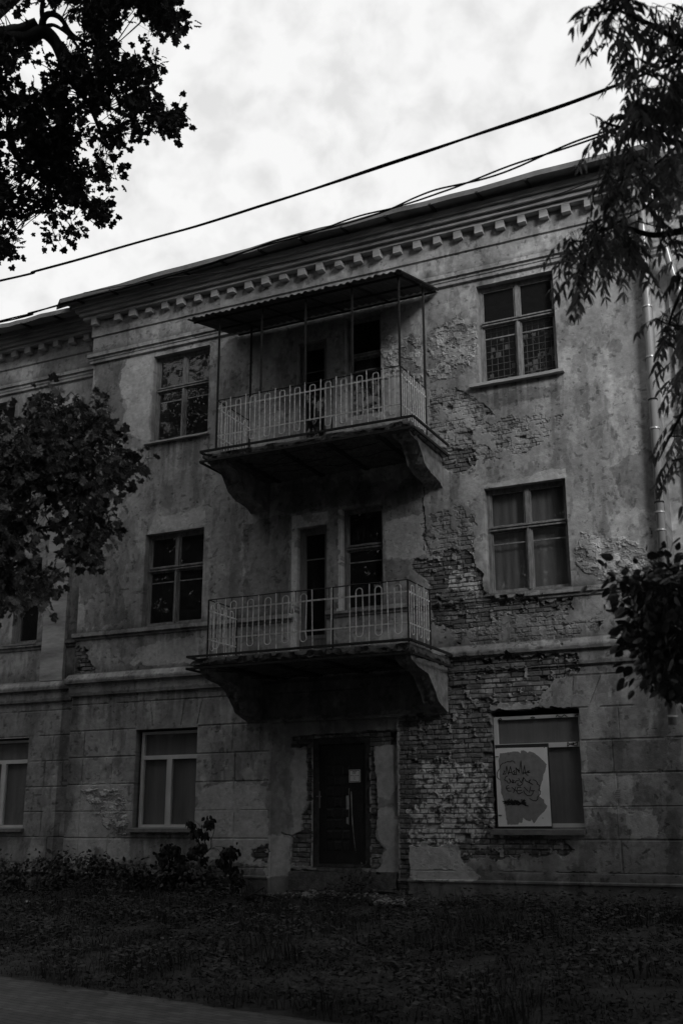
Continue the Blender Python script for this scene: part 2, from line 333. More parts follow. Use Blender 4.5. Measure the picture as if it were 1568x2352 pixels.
BH, BL_, JT = .0688, .232, .0115
def bricks(x, z):
    """depth of the brick surface, tone and joint mask"""
    wx = x+(fbm(x, z, 5, 2, 40)-.5)*.02; wz = z+(fbm(x, z, 3, 2, 41)-.5)*.018
    r = np.floor(wz/BH).astype(int); fz = wz-r*BH
    head = (r % 2 == 0)
    bl = np.where(head, BL_/2, BL_)
    sx = wx+np.where(r % 2 == 0, 0, BL_/4)+(_T[r & 255, 3]-.5)*.05
    c = np.floor(sx/bl).astype(int); fx = sx-c*bl
    rnd = _T[(r*7+13) & 255, (c*11+5) & 255]; rn2 = _T[(r*5+3) & 255, (c*3+77) & 255]
    jt = JT*(.7+.8*fbm(x, z, 6, 2, 42))
    e = np.minimum(np.minimum(fx, bl-fx), np.minimum(fz, BH-fz))
    e = e+(fbm(x, z, 40, 3, 43)-.5)*.010
    j = 1-sstep(jt*.35, jt*.8, e)
    d = .016*j+(rn2-.5)*.014+(fbm(x, z, 25, 3, 44)-.5)*.012
    miss = (rnd > .965) & (e > 0)
    d = d+np.where(miss & (j < .5), .045, 0)
    tone = np.where(j > .5, .12, .10+.13*rnd)
    tone = tone*np.where(miss, .55, 1)
    return d, tone, j

def surface(x, z, wing=False, right=False):
    y = profile(z)
    n1 = fbm(x, z, 1.1, 5, 1); n2 = fbm(x, z, 5, 5, 2); n3 = fbm(x, z, 22, 4, 3); st = fbm(x*5.5, z*.55, 1.0, 4, 4)
    tone = .31*(.74+.52*n1)*(.76+.48*n2)*(.82+.36*n3)*(.70+.60*st)
    # chalky wash left in blotches
    bl = sstep(.53, .60, fbm(x*1.0, z*.7, 2.4, 6, 8, .62)); tone *= 1+.32*bl
    bl2 = sstep(.56, .60, fbm(x*1.6, z*.6, 3.2, 6, 11, .65)); tone *= 1-.26*bl2
    pock = sstep(.70, .73, fbm(x, z, 13, 3, 12)); tone *= 1-.35*pock
    y = y+(n2-.5)*.012+(n3-.5)*.005+pock*.004
    # dark wet lower plinth and grime on the ledges
    tone *= 1-.45*sstep(1.35, .95, z+.25*(n2-.5))
    for zz, h in ((4.27, .22), (4.995, .10), (10.255, .12)):
        g = np.clip(1-(z-zz)/(h*(.4+1.5*fbm(x, z, 4, 3, 14))), 0, 1)*(z > zz-.01)*(z < zz+.5)
        tone *= 1-.5*g
    for zz in (4.10, 3.90, 4.86):
        tone *= 1-.4*((z > zz) & (z < zz+.03+.05*fbm(x, z, 9, 3, 15)))
    # rusticated ground floor: joints pressed into the plaster
    g = np.zeros(x.shape)
    w = .010
    if not wing:
        for i, zz in enumerate(COURSES):
            g = np.maximum(g, (np.abs(z-zz+(n3-.5)*.006) < w)*(z < 3.8))
            if i+1 < len(COURSES):
                m = (z > zz) & (z < COURSES[i+1])
                xs = [-9.17, -8.58, -6.21, -.30] if i % 2 == 0 else [-9.2+.03, -8.56, -6.2, -.68+.35, ]
                if i == 4: xs = [-9.16, -8.57, -6.25, -5.75, -.22]
                if i == 5: xs = []
                for q in xs: g = np.maximum(g, (np.abs(x-q) < w)*m)
        m = (z > 3.31) & (z < 3.75)
        for a, b in ((-8.163, -8.115), (-7.856, -7.776), (-7.172, -7.236), (-6.838, -6.924), (-.42, -.62), (-.8, -.86)):
            xx = b+(a-b)*(z-3.31)/.44; g = np.maximum(g, (np.abs(x-xx) < w)*m)
        a = (x > -8.11) & (x < -6.91); g = np.where(a & (np.abs(z-3.31) < .03), 0, g)
        g = np.where((x > -5.6) & (x < -3.3) & (z < 3.5), 0, g)
    else:
        for i, zz in enumerate(COURSES):
            g = np.maximum(g, (np.abs(z-zz) < w)*(z < 3.8))
            m = (z > zz) & (z < zz+.43) & (z < 3.3)
            for q in ((-9.95, -10.35) if i % 2 else (-10.2,)): g = np.maximum(g, (np.abs(x-q) < w)*m)
    g = g*sstep(.28, .42, fbm(x, z, 3, 4, 96)); y = y+.010*g; tone = tone*(1-.28*g)
    if wing:
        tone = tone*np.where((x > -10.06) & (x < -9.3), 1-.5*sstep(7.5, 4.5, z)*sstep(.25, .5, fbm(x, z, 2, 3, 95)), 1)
        if right: tone = tone*1.5
        return y, tone
    L = MASKS
    lt = pmask(x, z, L['light'], .05, 6, 20); tone = np.where(lt, tone*.3+.42*(.75+.5*n2)*(.8+.4*n3)*.9, tone)
    dk = pmask(x, z, L['dark'], .05, 8, 24); tone = np.where(dk, tone*.66, tone)  # dark stains; shade painted in under the lower balcony
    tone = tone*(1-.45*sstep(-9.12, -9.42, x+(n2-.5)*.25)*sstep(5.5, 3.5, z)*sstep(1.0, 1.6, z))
    # portal round the door, set back a little
    po = (x > -5.56) & (x < -3.46) & (z < 3.30+.01*n3)
    y = np.where(po, .07+(n2-.5)*.01-.05*sstep(-5.30, -5.56, x), y)
    y = np.where((z > 3.30) & (z < 3.345) & (x > -5.62) & (x < -3.0), -.06+(n3-.5)*.03, y)
    # worn pale jambs of the middle-floor door and window
    for a, b, c, d in ((-5.235, -5.14, 4.35, 6.6), (-4.405, -4.345, 4.95, 6.6), (-5.20, -4.59, 6.385, 6.6)):
        q = (x > a+(n3-.5)*.02) & (x < b) & (z > c) & (z < d) & (fbm(x, z, 7, 3, 36) > .33); tone = np.where(q, .74*(.75+.4*n3), tone); y = np.where(q, y-.006, y)
    # drips running down from the sills and the ends of the balcony slabs
    dr = fbm(x*14, z*.8, 1.0, 3, 37)
    for a, b, c, l in ((-8.2, -6.86, 8.26, 1.1), (-2.1, -.66, 8.24, 1.0), (-8.2, -6.9, 4.86, .5), (-2.0, -.7, 4.86, .35), (-8.15, -6.9, 1.68, .45), (-6.15, -5.65, 7.2, 1.5), (-3.0, -2.5, 7.2, 1.3), (-6.1, -5.7, 4.0, 1.4), (-9.45, -6, 3.9, .7)):
        q = (x > a) & (x < b) & (z < c); tone = np.where(q, tone*(1-.42*np.clip(1-(c-z)/l, 0, 1)*sstep(.42, .62, dr)), tone)
    tone = np.where(po, np.maximum(tone, .24*(.6+.8*n2)), tone)
    # flaking paint
    fl = pmask(x, z, L['flake'], .06, 6, 28); r = np.abs(fbm(x, z*1.5, 9, 4, 29)-.5)*2
    rid = sstep(.14, .02, r)*fl
    q_ = sstep(.50, .53, fbm(x, z*1.3, 8, 4, 33))*fl
    y = y-.014*q_-.010*rid; tone = tone*(1+.22*q_)*(1-.22*(fl & (q_ < .3)))
    for P in L['crack_lines']:
        for (a, b), (c, d) in zip(P[:-1], P[1:]):
            px = x+(n3-.5)*.06; pz = z+(n2-.5)*.06
            t = np.clip(((px-a)*(c-a)+(pz-b)*(d-b))/((c-a)**2+(d-b)**2), 0, 1)
            dd = np.hypot(px-(a+t*(c-a)), pz-(b+t*(d-b))); cm = dd < .009
            y = np.where(cm, y+.02, y); tone = np.where(cm, tone*.4, tone)
    bd, bt, bj = bricks(x, z)
    # thin plaster over brick: brick shows through in relief
    ro = pmask(x, z, L['rough'], .08, 5, 50)
    k = fbm(x, z, 7, 4, 51); thin = ro & (k > .42); bare = ro & (k > .605)
    y = np.where(thin, y*.5+bd*.6+.006-.016*(fbm(x, z, 16, 4, 53)-.5), y); tone = np.where(thin, tone*(1.0-.14*bj), tone); tone = np.where(bare, bt*1.25, tone)
    y = np.where(bare, y+.012, y)
    # bare brick
    br = pmask(x, z, L['brick'], .055, 9, 60)
    keep = (fbm(x, z, 13, 4, 61) > .69)       # scraps of plaster left on the brick
    br &= ~keep
    br |= pmask(x, z, L['brick_door'], .02, 12, 66)
    base = profile(z)*.65
    base = np.where(po, .07, base)
    y = np.where(br, base+.034+bd, y); 
    wh = pmask(x, z, L['white'], .10, 6, 70)
    wk = sstep(.36, .50, fbm(x, z, 10, 5, 71, .65))
    bt2 = bt*(1-wk*(1-bj*.8))+(.66*(.6+.8*n3))*wk*(1-bj*.8)
    bt = np.where(wh, bt2, bt*(1+.9*sstep(.56, .66, fbm(x, z, 8, 5, 72))*(1-bj)))
    tone = np.where(br, bt, tone)
    tone = np.where(wh & ~br, .38*(.7+.6*n3), tone)
    # ragged lip of the plaster round the window on the right
    return y, np.clip(tone, .012, .75)

def wallgrid(name, x0, x1, z0, z1, step, holes, yoff, parent, wing=False, right=False, holefn=None):
    nx = int(round((x1-x0)/step))+1; nz = int(round((z1-z0)/step))+1
    gx = np.linspace(x0, x1, nx); gz = np.linspace(z0, z1, nz)
    X, Z = np.meshgrid(gx, gz, indexing='ij')
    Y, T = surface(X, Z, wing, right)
    cx = (X[:-1, :-1]+X[1:, 1:])/2; cz = (Z[:-1, :-1]+Z[1:, 1:])/2
    keep = np.ones(cx.shape, bool)
    for (a, b, c, d) in holes: keep &= ~((cx > a) & (cx < b) & (cz > c) & (cz < d))
    if holefn is not None: keep &= ~holefn(cx, cz)
    if not wing:
        pr = -profile(cz); keep &= (cx > XL-pr) & (cx < XR+pr)
    idx = np.arange(nx*nz).reshape(nx, nz)
    a = idx[:-1, :-1]; b = idx[1:, :-1]; c = idx[1:, 1:]; d = idx[:-1, 1:]
    F = np.stack([a, b, c, d], -1)[keep]
    # edges between kept and removed cells: reveals going into the wall
    K = np.zeros((nx+1, nz+1), bool); K[1:nx, 1:nz] = keep
    E = []
    v = K[:-1, 1:nz] != K[1:, 1:nz]      # vertical edges at x index i, from z j to j+1
    i, j = np.nonzero(v); fl = K[i, j+1]
    E.append(np.where(fl[:, None], np.stack([idx[i, j], idx[i, j+1]], -1), np.stack([idx[i, j+1], idx[i, j]], -1)))
    h = K[1:nx, :-1] != K[1:nx, 1:]
    i, j = np.nonzero(h); fl = K[i+1, j]
    E.append(np.where(fl[:, None], np.stack([idx[i+1, j], idx[i, j]], -1), np.stack([idx[i, j], idx[i+1, j]], -1)))
    E = np.concatenate(E)
    V = np.stack([X.ravel(), (Y+yoff).ravel(), Z.ravel()], -1)
    ev = np.unique(E); mp = -np.ones(len(V), int)
    nv = V[ev].copy(); outer = (nv[:, 0] < XL+.02) | (nv[:, 0] > XR-.02) if not wing else np.zeros(len(ev), bool)
    mid = nv.copy(); mid[:, 1] = np.maximum(mid[:, 1]+.05, yoff+.05)
    nv[:, 1] = np.where(outer, .60, yoff+.26)
    n0 = len(V); mp1 = mp.copy(); mp1[ev] = n0+np.arange(len(ev)); mp2 = mp.copy(); mp2[ev] = n0+len(ev)+np.arange(len(ev))
    V = np.concatenate([V, mid, nv]); T = np.concatenate([T.ravel(), T.ravel()[ev]*1.0, T.ravel()[ev]*.95])
    # reveals are plain plaster
    T[n0:] = .5*T[n0:]+.5*.20*(.75+.5*fbm(V[n0:, 0]*3+V[n0:, 1]*5, V[n0:, 2], 3, 3, 80))
    Q1 = np.stack([E[:, 0], E[:, 1], mp1[E[:, 1]], mp1[E[:, 0]]], -1); Q2 = np.stack([mp1[E[:, 0]], mp1[E[:, 1]], mp2[E[:, 1]], mp2[E[:, 0]]], -1)
    F = np.concatenate([F, Q1, Q2])
    used = np.unique(F); rm = np.zeros(len(V), int); rm[used] = np.arange(len(used))
    return mesh_np(name, V[used], rm[F], M['wall'], parent, tone=T[used], smooth=False)

bld = thing('apartment_building', 'three storey abandoned apartment building with crumbling plaster, bare brick patches and two balconies', 'building', (-4.4, 0, .72))
WL, WR = (-8.11, -6.91), (-1.985, -.744)
Z3, Z2, Z1 = (8.30, 9.95), (5.0, 6.612), (1.70, 3.29)
holes = [(*WL, *Z3), (*WL, *Z2), (*WL, *Z1), (*WR, *Z3), (*WR, *Z2),
         (-4.27, -3.63, 8.12, 9.90), (-5.17, -4.62, 7.30, 9.62), (-4.346, -3.638, 4.95, 6.605), (-5.14, -4.60, 4.0, 6.375), (-4.89, -3.93, 1.17, 3.05)]
def ragged(cx, cz):      # broken edges of the ground-floor opening on the right
    q = (fbm(cx, cz, 9, 3, 90)-.5)*.08
    return (cx+q > -2.03) & (cx+q < -.745) & (cz > 1.66) & (cz+q < 3.35-.05*np.abs(cx+1.35))
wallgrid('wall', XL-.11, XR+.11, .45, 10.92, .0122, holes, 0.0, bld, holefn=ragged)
wing_holes = [(-11.455, -10.764, 8.30, 9.92), (-12.43, -11.735, 8.30, 9.92), (-11.36, -10.76, 5.0, 6.60), (-12.5, -11.75, 5.0, 6.6), (-11.95, -10.76, 1.70, 3.285)]
wallgrid('wing_wall', -14.5, XL+.3, .45, 10.92, .02, wing_holes, SET, bld, wing=True)
rw_holes = [(1.9, 3.1, 8.3, 9.95), (1.9, 3.1, 5.0, 6.6), (1.9, 3.1, 1.7, 3.29)]
wallgrid('wing_wall', XR-.3, 6.0, .45, 10.92, .025, rw_holes, SET, bld, wing=True, right=True)
# pilasters on the wings
m = MB(); m.box(-10.56, -10.05, SET-.075, SET+.02, 4.27, 9.55); m.box(-10.60, -10.06, SET-.20, SET+.02, 9.40, 9.68)
m.build('pilaster', M['cornice'], bld)
m = MB(); m.box(.87, 1.30, SET-.07, SET+.02, 4.27, 9.9); m.build('pilaster', M['cornice'], bld)
# the closed body behind the facade: back, ends, floors (dark rooms behind the glass)
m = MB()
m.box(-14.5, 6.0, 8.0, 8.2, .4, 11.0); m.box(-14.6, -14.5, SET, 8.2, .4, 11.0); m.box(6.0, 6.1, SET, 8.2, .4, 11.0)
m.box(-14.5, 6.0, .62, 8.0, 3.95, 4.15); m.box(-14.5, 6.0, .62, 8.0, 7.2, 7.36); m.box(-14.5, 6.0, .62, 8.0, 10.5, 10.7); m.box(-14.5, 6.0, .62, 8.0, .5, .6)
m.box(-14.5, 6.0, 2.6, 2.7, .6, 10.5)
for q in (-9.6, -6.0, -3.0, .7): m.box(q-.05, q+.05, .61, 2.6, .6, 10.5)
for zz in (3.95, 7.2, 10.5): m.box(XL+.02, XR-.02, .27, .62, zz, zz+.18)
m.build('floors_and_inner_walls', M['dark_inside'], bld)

# ---------------------------------------------------------------- cornice, dentils, roof edge
def rough_box(mb, x0, x1, y0, y1, z0, z1, step=.12, j=.006, seed=0):
    """long moulding with slightly worn edges"""
    n = max(2, int((x1-x0)/step)); xs = np.linspace(x0, x1, n)
    rg = np.random.RandomState(int(abs(x0*100+z0*1000)) % 10000+seed)
    V = []; F = []
    for i, x in enumerate(xs):
        e = rg.uniform(-j, j, 4) if 0 < i < n-1 else np.zeros(4)
        V += [(x, y0+abs(e[0]), z0+abs(e[1])), (x, y0+abs(e[2]), z1-abs(e[3])), (x, y1, z1), (x, y1, z0)]
    for i in range(n-1):
        a = 4*i; b = a+4
        for k in range(4): F.append((a+k, b+k, b+(k+1) % 4, a+(k+1) % 4))
    F += [(0, 1, 2, 3), (4*n-1, 4*n-2, 4*n-3, 4*n-4)]
    mb.add(V, F)
def cornice(x0, x1, off, endl, endr, part):
    mb = MB()
    for p, za, zb in ((.175, 10.925, 10.985), (.235, 10.99, 11.055), (.29, 11.06, 11.135), (.34, 11.14, 11.24)):
        rough_box(mb, x0-(p if endl else 0), x1+(p if endr else 0), off-p, off+.3, za, zb, seed=3)
    # sloping fillets between the layers
    c = mb.build(part, M['cornice'], bld)
    return c
corn = cornice(XL, XR, 0, True, True, 'cornice')
cornw = cornice(-14.5, XL-.25, SET, False, False, 'cornice')
cornr = cornice(XR+.25, 6.0, SET, False, False, 'cornice')
def dentil(parent, x, off, first=[None]):
    w = .069
    if first[0] is None:
        mb = MB()
        V = [(-w, .0, 0), (w, .0, 0), (w, -.10, 0), (-w, -.10, 0), (-w*.9, 0, .125), (w*.9, 0, .125), (w*.9, -.14, .125), (-w*.9, -.14, .125)]
        V[2] = (w, -.125, .006); V[3] = (-w, -.125, -.002)
        mb.add(np.array(V), [(0, 1, 2, 3), (4, 7, 6, 5), (0, 3, 7, 4), (1, 5, 6, 2), (3, 2, 6, 7), (0, 4, 5, 1)])
        o = mb.build('dentil', M['cornice'], None, loc=(0, 0, 0)); first[0] = o
    else:
        o = first[0].copy(); col.objects.link(o); o.name = 'dentil'
    o.parent = parent
    b = ORI[parent.name]
    rg = random.Random(int(x*1000))
    o.location = Vector([(x-b[0])*S, (off-.048-b[1])*S, (10.80-b[2])*S])
    o.scale = (1+rg.uniform(-.12, .10), 1+rg.uniform(-.25, .05), 1+rg.uniform(-.08, .03)-(.35 if rg.random() < .12 else 0)); o.rotation_euler = (rg.uniform(-.03, .03), rg.uniform(-.03, .03), rg.uniform(-.04, .04))
    return o
x = -9.42
for i in range(29): dentil(corn, -9.235+i*.3515 if i else -9.40, 0)
for i in range(11): dentil(cornw, -9.95-i*.36, SET)
for i in range(8): dentil(cornr, 1.15+i*.36, SET)
# sheet metal roof edge: its underside is what shows
def eave(x0, x1, off, tipl, dzf=lambda x: 0):
    mb = MB()
    sec = [(off-.585, 11.335), (off-.575, 11.255), (off-.560, 11.262), (off-.30, 11.30), (off-.28, 11.245), (off+2.5, 12.2), (off+2.5, 12.25), (off-.3, 11.42)]
    n = 24; V = []; F = []; k = len(sec); rg = random.Random(5)
    for i in range(n+1):
        xx = x0+(x1-x0)*i/n; dz = rg.uniform(-.012, .012); dy = rg.uniform(-.012, .012)
        sag = dzf(xx)
        for j, (a, b) in enumerate(sec): V.append((xx, a+(dy if j < 3 else 0), b+sag+(dz if j < 3 else 0)))
    for i in range(n):
        for j in range(k): F.append((i*k+j, i*k+(j+1) % k, (i+1)*k+(j+1) % k, (i+1)*k+j))
    F += [tuple(range(k)), tuple(n*k+j for j in range(k))[::-1]]
    mb.add(V, F)
    bts = []
    q = x0+.35
    while q < x1:
        bt_ = MB(); bts.append(bt_); bt_.box(q, q+.04, off-.585, off-.29, 11.235, 11.262); bt_.v[-1][[0, 1, 4, 5]] -= [0, 0, .0]; bt_.v[-1][[2, 3, 6, 7]] += [0, 0, .035]; bt_.v[-1] += [0, 0, dzf(q)-.003]; q += .78
    if tipl:                     # sheet end bent down beyond the corner
        mb.add([(x0, off-.585, 11.24), (x0-.16, off-.46, 11.205), (x0-.16, off-.30, 11.225), (x0, off-.2, 11.30), (x0-.17, off-.47, 11.12), (x0-.16, off-.45, 11.12)], [(0, 1, 2, 3), (1, 4, 5, 2)])
    o = mb.build('roof_edge', M['roof'], bld); [b.build('batten', M['rust'], o) for b in bts]; return o
eave(XL-.42, XR+.42, 0, True, lambda x: -.09*sstep(-3.5, -9.8, np.array(x))+.02*sstep(-3, .5, np.array(x))); eave(-14.6, XL-.36, SET-.12, False, lambda x: -.10); eave(XR+.36, 6.1, SET-.12, False)

# ---------------------------------------------------------------- windows
def wood_window(x0, x1, z0, z1, off=0., kind='dark', narrow=False, seed=0, parent=bld, label=None):
    rg = random.Random(seed); y0 = off+.115; y1 = off+.165; w = .05
    m = MB()
    def bar(a, b, c, d, ya=y0, yb=y1): m.box(a, b, ya, yb, c, d)
    h = z1-z0; zt = z0+h*.615
    bar(x0-.01, x0+w, z0, z1); bar(x1-w, x1+.01, z0, z1); bar(x0+w, x1-w, z1-w, z1+.01); bar(x0+w, x1-w, z0-.01, z0+w)
    bar(x0+w, x1-w, zt-.03, zt+.035, y0-.012, y1); m.box(x0+w, x1-w, y0-.04, y0-.014, zt+.012, zt+.034); m.box(x0+w, x1-w, y0-.03, y0-.014, zt-.028, zt-.008)
    if narrow:
        cells = [(x0+w, x1-w)]
    else:
        xm = (x0+x1)/2; bar(xm-.032, xm+.032, z0+w, zt-.03, y0-.006, y1); bar(xm-.027, xm+.027, zt+.035, z1-w, y0, y1)
        m.box(xm-.012, xm+.012, y0-.022, y0-.008, z0+w, zt-.03)
        cells = [(x0+w, xm-.03), (xm+.03, x1-w)]
    # sashes set a little deeper, with their glazing bar
    zb = z0+h*.475
    panes = []
    for (a, b) in cells:
        s = .026
        for (c, d) in ((z0+w, zt-.03), (zt+.035, z1-w)):
            m.box(a, a+s, y0+.02, y1-.002, c, d); m.box(b-s, b, y0+.02, y1-.002, c, d); m.box(a+s, b-s, y0+.02, y1-.002, c, c+s); m.box(a+s, b-s, y0+.02, y1-.002, d-s, d)
        m.box(a+s, b-s, y0+.026, y1-.006, zb-.010, zb+.010)
        panes += [(a+s, b-s, z0+w+s, zb-.010), (a+s, b-s, zb+.010, zt-.03-s), (a+s, b-s, zt+.035+s, z1-w-s)]
    win = m.build('window', M['wood'], parent)
    if label: win['label'] = label
    g = MB()
    for i, (a, b, c, d) in enumerate(panes):
        if kind == 'broken' and i == 0:       # a jagged hole by the frame
            hx, hz = a+.10, c+.16
            jag = [(hx-.10, hz-.05), (hx-.02, hz-.09), (hx+.03, hz-.03), (hx+.10, hz-.05), (hx+.06, hz+.02), (hx+.10, hz+.09), (hx+.02, hz+.05), (hx-.02, hz+.10), (hx-.05, hz+.04), (hx-.10, hz+.07)]
            y = y0+.034
            V = [(a, y, c), (b, y, c), (b, y, d), (a, y, d)]+[(p[0], y, p[1]) for p in jag]
            F = [(0, 1, 6, 5, 4), (1, 7, 6), (1, 2, 9, 8, 7), (2, 3, 11, 10, 9), (3, 13, 12, 11)]
            g.add(V, F)
        else:
            t = rg.uniform(-.004, .004); y = y0+.034
            g.add([(a, y+t, c), (b, y-t, c), (b, y-t+rg.uniform(-.003, .003), d), (a, y+t, d)], [(0, 1, 2, 3)])
    g.build('pane', M['glass'], win)
    if kind in ('curtain', 'broken', 'half'):
        g = MB(); n = 60; rgn = np.random.RandomState(seed+4)
        zc1 = z1-.02 if kind != 'half' else z0+h*.5
        zc0 = z0 if kind != 'half' else z0
        xs = np.linspace(x0+.02, x1-.02, n); V = []
        for q in xs:
            yy = off+.25+.005*math.sin(q*46+seed)+.006*math.sin(q*17+1)
            V += [(q, yy, zc0), (q, yy, zc1)]
        F = [(2*i, 2*i+2, 2*i+3, 2*i+1) for i in range(n-1)]
        g.add(V, F)
        if kind == 'broken':      # crossed threads of the net
            pass
        g.build('curtain', M['curtain'], win, smooth=True)
    if kind == 'gridded':         # gridded lace curtain, half lit
        g = MB()
        for i in range(13):
            q = x0+.05+i*(x1-x0-.1)/12; g.box(q-.004, q+.004, off+.235, off+.240, z0, z0+h*.6)
        for i in range(9):
            q = z0+.05+i*h*.6/9; g.box(x0+.04, x1-.04, off+.2285, off+.234, q-.004, q+.004)
        for i in range(26):
            q = rg.uniform(x0+.1, x1-.12); v = rg.uniform(z0+.05, z0+h*.5); s = rg.uniform(.02, .045)
            g.box(q-s, q+s, off+.243, off+.246, v-s, v+s)
        g.build('curtain', M['curtain'], win)
    return win
def sill(x0, x1, z, win, off=0, d=.075, t=.04, m_=None):
    mb = MB(); n = 14; V = []; F = []; rg = random.Random(int(x0*77))
    for i in range(n+1):
        q = x0+(x1-x0)*i/n; e = rg.uniform(-.008, .008)
        V += [(q, off-d, z-t+e*.5), (q, off-d+.004, z-.008+e*.4), (q, off+.10, z+.012), (q, off+.10, z-t)]
    for i in range(n):
        for j in range(4): F.append((4*i+j, 4*i+4+j, 4*i+4+(j+1) % 4, 4*i+(j+1) % 4))
    F += [(0, 1, 2, 3), (4*n+3, 4*n+2, 4*n+1, 4*n)]
    mb.add(V, F); return mb.build('sill', m_ or M['sill'], win)

w = wood_window(*WL, *Z3, kind='dark', seed=1, label='dark timber window on the top floor left of the balcony'); sill(-8.21, -6.86, 8.30, w, m_=M['cornice'])
w = wood_window(*WL, *Z2, kind='dark', seed=2, label='dark timber window on the middle floor left of the balcony'); sill(-8.11, -6.91, 5.005, w, d=.05)
w = wood_window(*WR, *Z3, kind='gridded', seed=3, label='timber window with a torn gridded net in the lower panes'); sill(-2.12, -.65, 8.29, w, d=.10, t=.055, m_=M['cornice'])
w = wood_window(*WR, *Z2, kind='broken', seed=4, label='timber window with pale curtains and a hole in one pane'); sill(-2.0, -.73, 5.005, w, d=.06)
wood_window(-4.27, -3.63, 8.12, 9.90, kind='dark', narrow=True, seed=5, label='narrow window beside the upper balcony door')
wood_window(-4.346, -3.638, 4.95, 6.605, kind='dark', narrow=True, seed=6, label='narrow window beside the lower balcony door')
w = wood_window(-11.455, -10.764, 8.30, 9.92, SET, 'dark', True, 7)
w = wood_window(-12.43, -11.735, 8.30, 9.92, SET, 'dark', True, 8)
w = wood_window(-11.36, -10.76, 5.0, 6.60, SET, 'dark', True, 9); sill(-11.5, -10.72, 5.0, w, SET)
w = wood_window(-12.5, -11.75, 5.0, 6.6, SET, 'dark', True, 10)
for za, zb in ((8.3, 9.95), (5.0, 6.6), (1.7, 3.29)): wood_window(1.9, 3.1, za, zb, SET, 'dark', False, int(za*10))

def pvc_window(x0, x1, z0, z1, off, tr, mull, label=None, skip_sash=False):
    m = MB(); y0 = off+.10; y1 = off+.155; w = .055
    m.box(x0, x0+w, y0, y1, z0, z1); m.box(x1-w*.5, x1, y0, y1, z0, z1); m.box(x0+w, x1-w*.5, y0, y1, z1-w*.8, z1); m.box(x0+w, x1-w*.5, y0, y1, z0, z0+w)
    m.box(x0+w, x1-w*.5, y0-.004, y1, tr-.03, tr+.035)
    m.box(mull-.045, mull+.045, y0-.008, y1, z0+w, tr-.03)
    m.box(mull-.048, mull-.040, y0-.016, y0-.009, z0+w, tr-.03); 
    wn = m.build('window', M['pvc'], bld)
    if label: wn['label'] = label
    g = MB()
    for (a, b, c, d) in ((x0+w, mull-.045, z0+w, tr-.03), (mull+.045, x1-w*.5, z0+w, tr-.03), (x0+w, x1-w*.5, tr+.035, z1-w*.8)):
        g.add([(a, y0+.03, c), (b, y0+.03, c), (b, y0+.03, d), (a, y0+.03, d)], [(0, 1, 2, 3)])
    g.build('pane', M['glass'], wn)
    g = MB(); g.box(x0+.02, x1-.02, y1+.01, y1+.02, z0+.02, z1-.02); g.build('blind', M['foil'], wn)
    return wn
w = pvc_window(-8.05, -6.915, 1.735, 3.26, 0, 2.84, -7.485, 'white framed window whose panes are backed by grey sheets'); sill(-8.15, -6.90, 1.735, w, d=.08, t=.06)
w = pvc_window(-11.93, -10.775, 1.735, 3.26, SET, 2.88, -11.37); sill(-12.0, -10.72, 1.735, w, SET, d=.08, t=.06)
w = pvc_window(-2.005, -.765, 1.735, 3.245, 0, 2.83, -1.30, 'white framed window half covered by a board'); sill(-2.06, -.76, 1.715, w, d=.07, t=.075)
# thin black sketches on the white frame
def stroke(mb, pts, y, w):
    P = [np.array(p, float) for p in pts]
    for a, b in zip(P[:-1], P[1:]):
        d = b-a; L = np.linalg.norm(d)
        if L < 1e-6: continue
        d /= L; n = np.array([-d[1], d[0]])*w/2; a2 = a-d*w*.25; b2 = b+d*w*.25
        q = [a2-n, b2-n, b2+n, a2+n]
        mb.add([(c[0], y, c[1]) for c in q], [(0, 1, 2, 3)])
mb = MB(); yf = .0925
for pts in ([(-1.93, 3.205), (-1.905, 3.195), (-1.88, 3.21), (-1.90, 3.225), (-1.93, 3.205)], [(-1.46, 3.215), (-1.43, 3.205), (-1.40, 3.215), (-1.43, 3.225), (-1.46, 3.215)],
            [(-1.10, 3.205), (-1.08, 3.235), (-1.06, 3.215), (-1.02, 3.205), (-.98, 3.235), (-.94, 3.205)], [(-.83, 3.21), (-.80, 3.235), (-.79, 3.205)],
            [(-.96, 2.805), (-.955, 2.86), (-.93, 2.835), (-.96, 2.805)], [(-.93, 2.835), (-.87, 2.85), (-.89, 2.825), (-.82, 2.86), (-.83, 2.805), (-.93, 2.835)]):
    stroke(mb, pts, yf, .010)
mb.build('marker_sketch', M['ink'], w)

# ---------------------------------------------------------------- balcony doors and the entrance door
def balcony_door(x0, x1, z0, z1, label):
    m = MB(); y0 = .115; y1 = .17; w = .055
    m.box(x0-.01, x0+w, y0, y1, z0, z1); m.box(x1-w, x1+.01, y0, y1, z0, z1); m.box(x0+w, x1-w, y0, y1, z1-w, z1+.01)
    m.box(x0+w, x1-w, y0+.02, y1, z0, z0+.5); m.box(x0+w+.05, x1-w-.05, y0+.012, y0+.021, z0+.08, z0+.42)
    m.box(x0+w, x1-w, y0+.01, y1, z0+.5, z0+.56)
    m.box(x0+w, x0+w+.05, y0+.02, y1, z0+.56, z1-w); m.box(x1-w-.05, x1-w, y0+.02, y1, z0+.56, z1-w); m.box(x0+w+.05, x1-w-.05, y0+.02, y1, z1-w-.05, z1-w)
    m.box(x0+w+.05, x1-w-.05, y0+.026, y1-.01, z1-.52, z1-.50)
    d = m.build('balcony_door', M['doorwood'], bld); d['label'] = label
    g = MB(); a, b = x0+w+.05, x1-w-.05
    g.add([(a, y0+.034, z0+.56), (b, y0+.034, z0+.56), (b, y0+.034, z1-w-.05), (a, y0+.034, z1-w-.05)], [(0, 1, 2, 3)]); g.build('pane', M['glass'], d)
balcony_door(-5.17, -4.62, 7.34, 9.62, 'tall dark balcony door on the top floor')
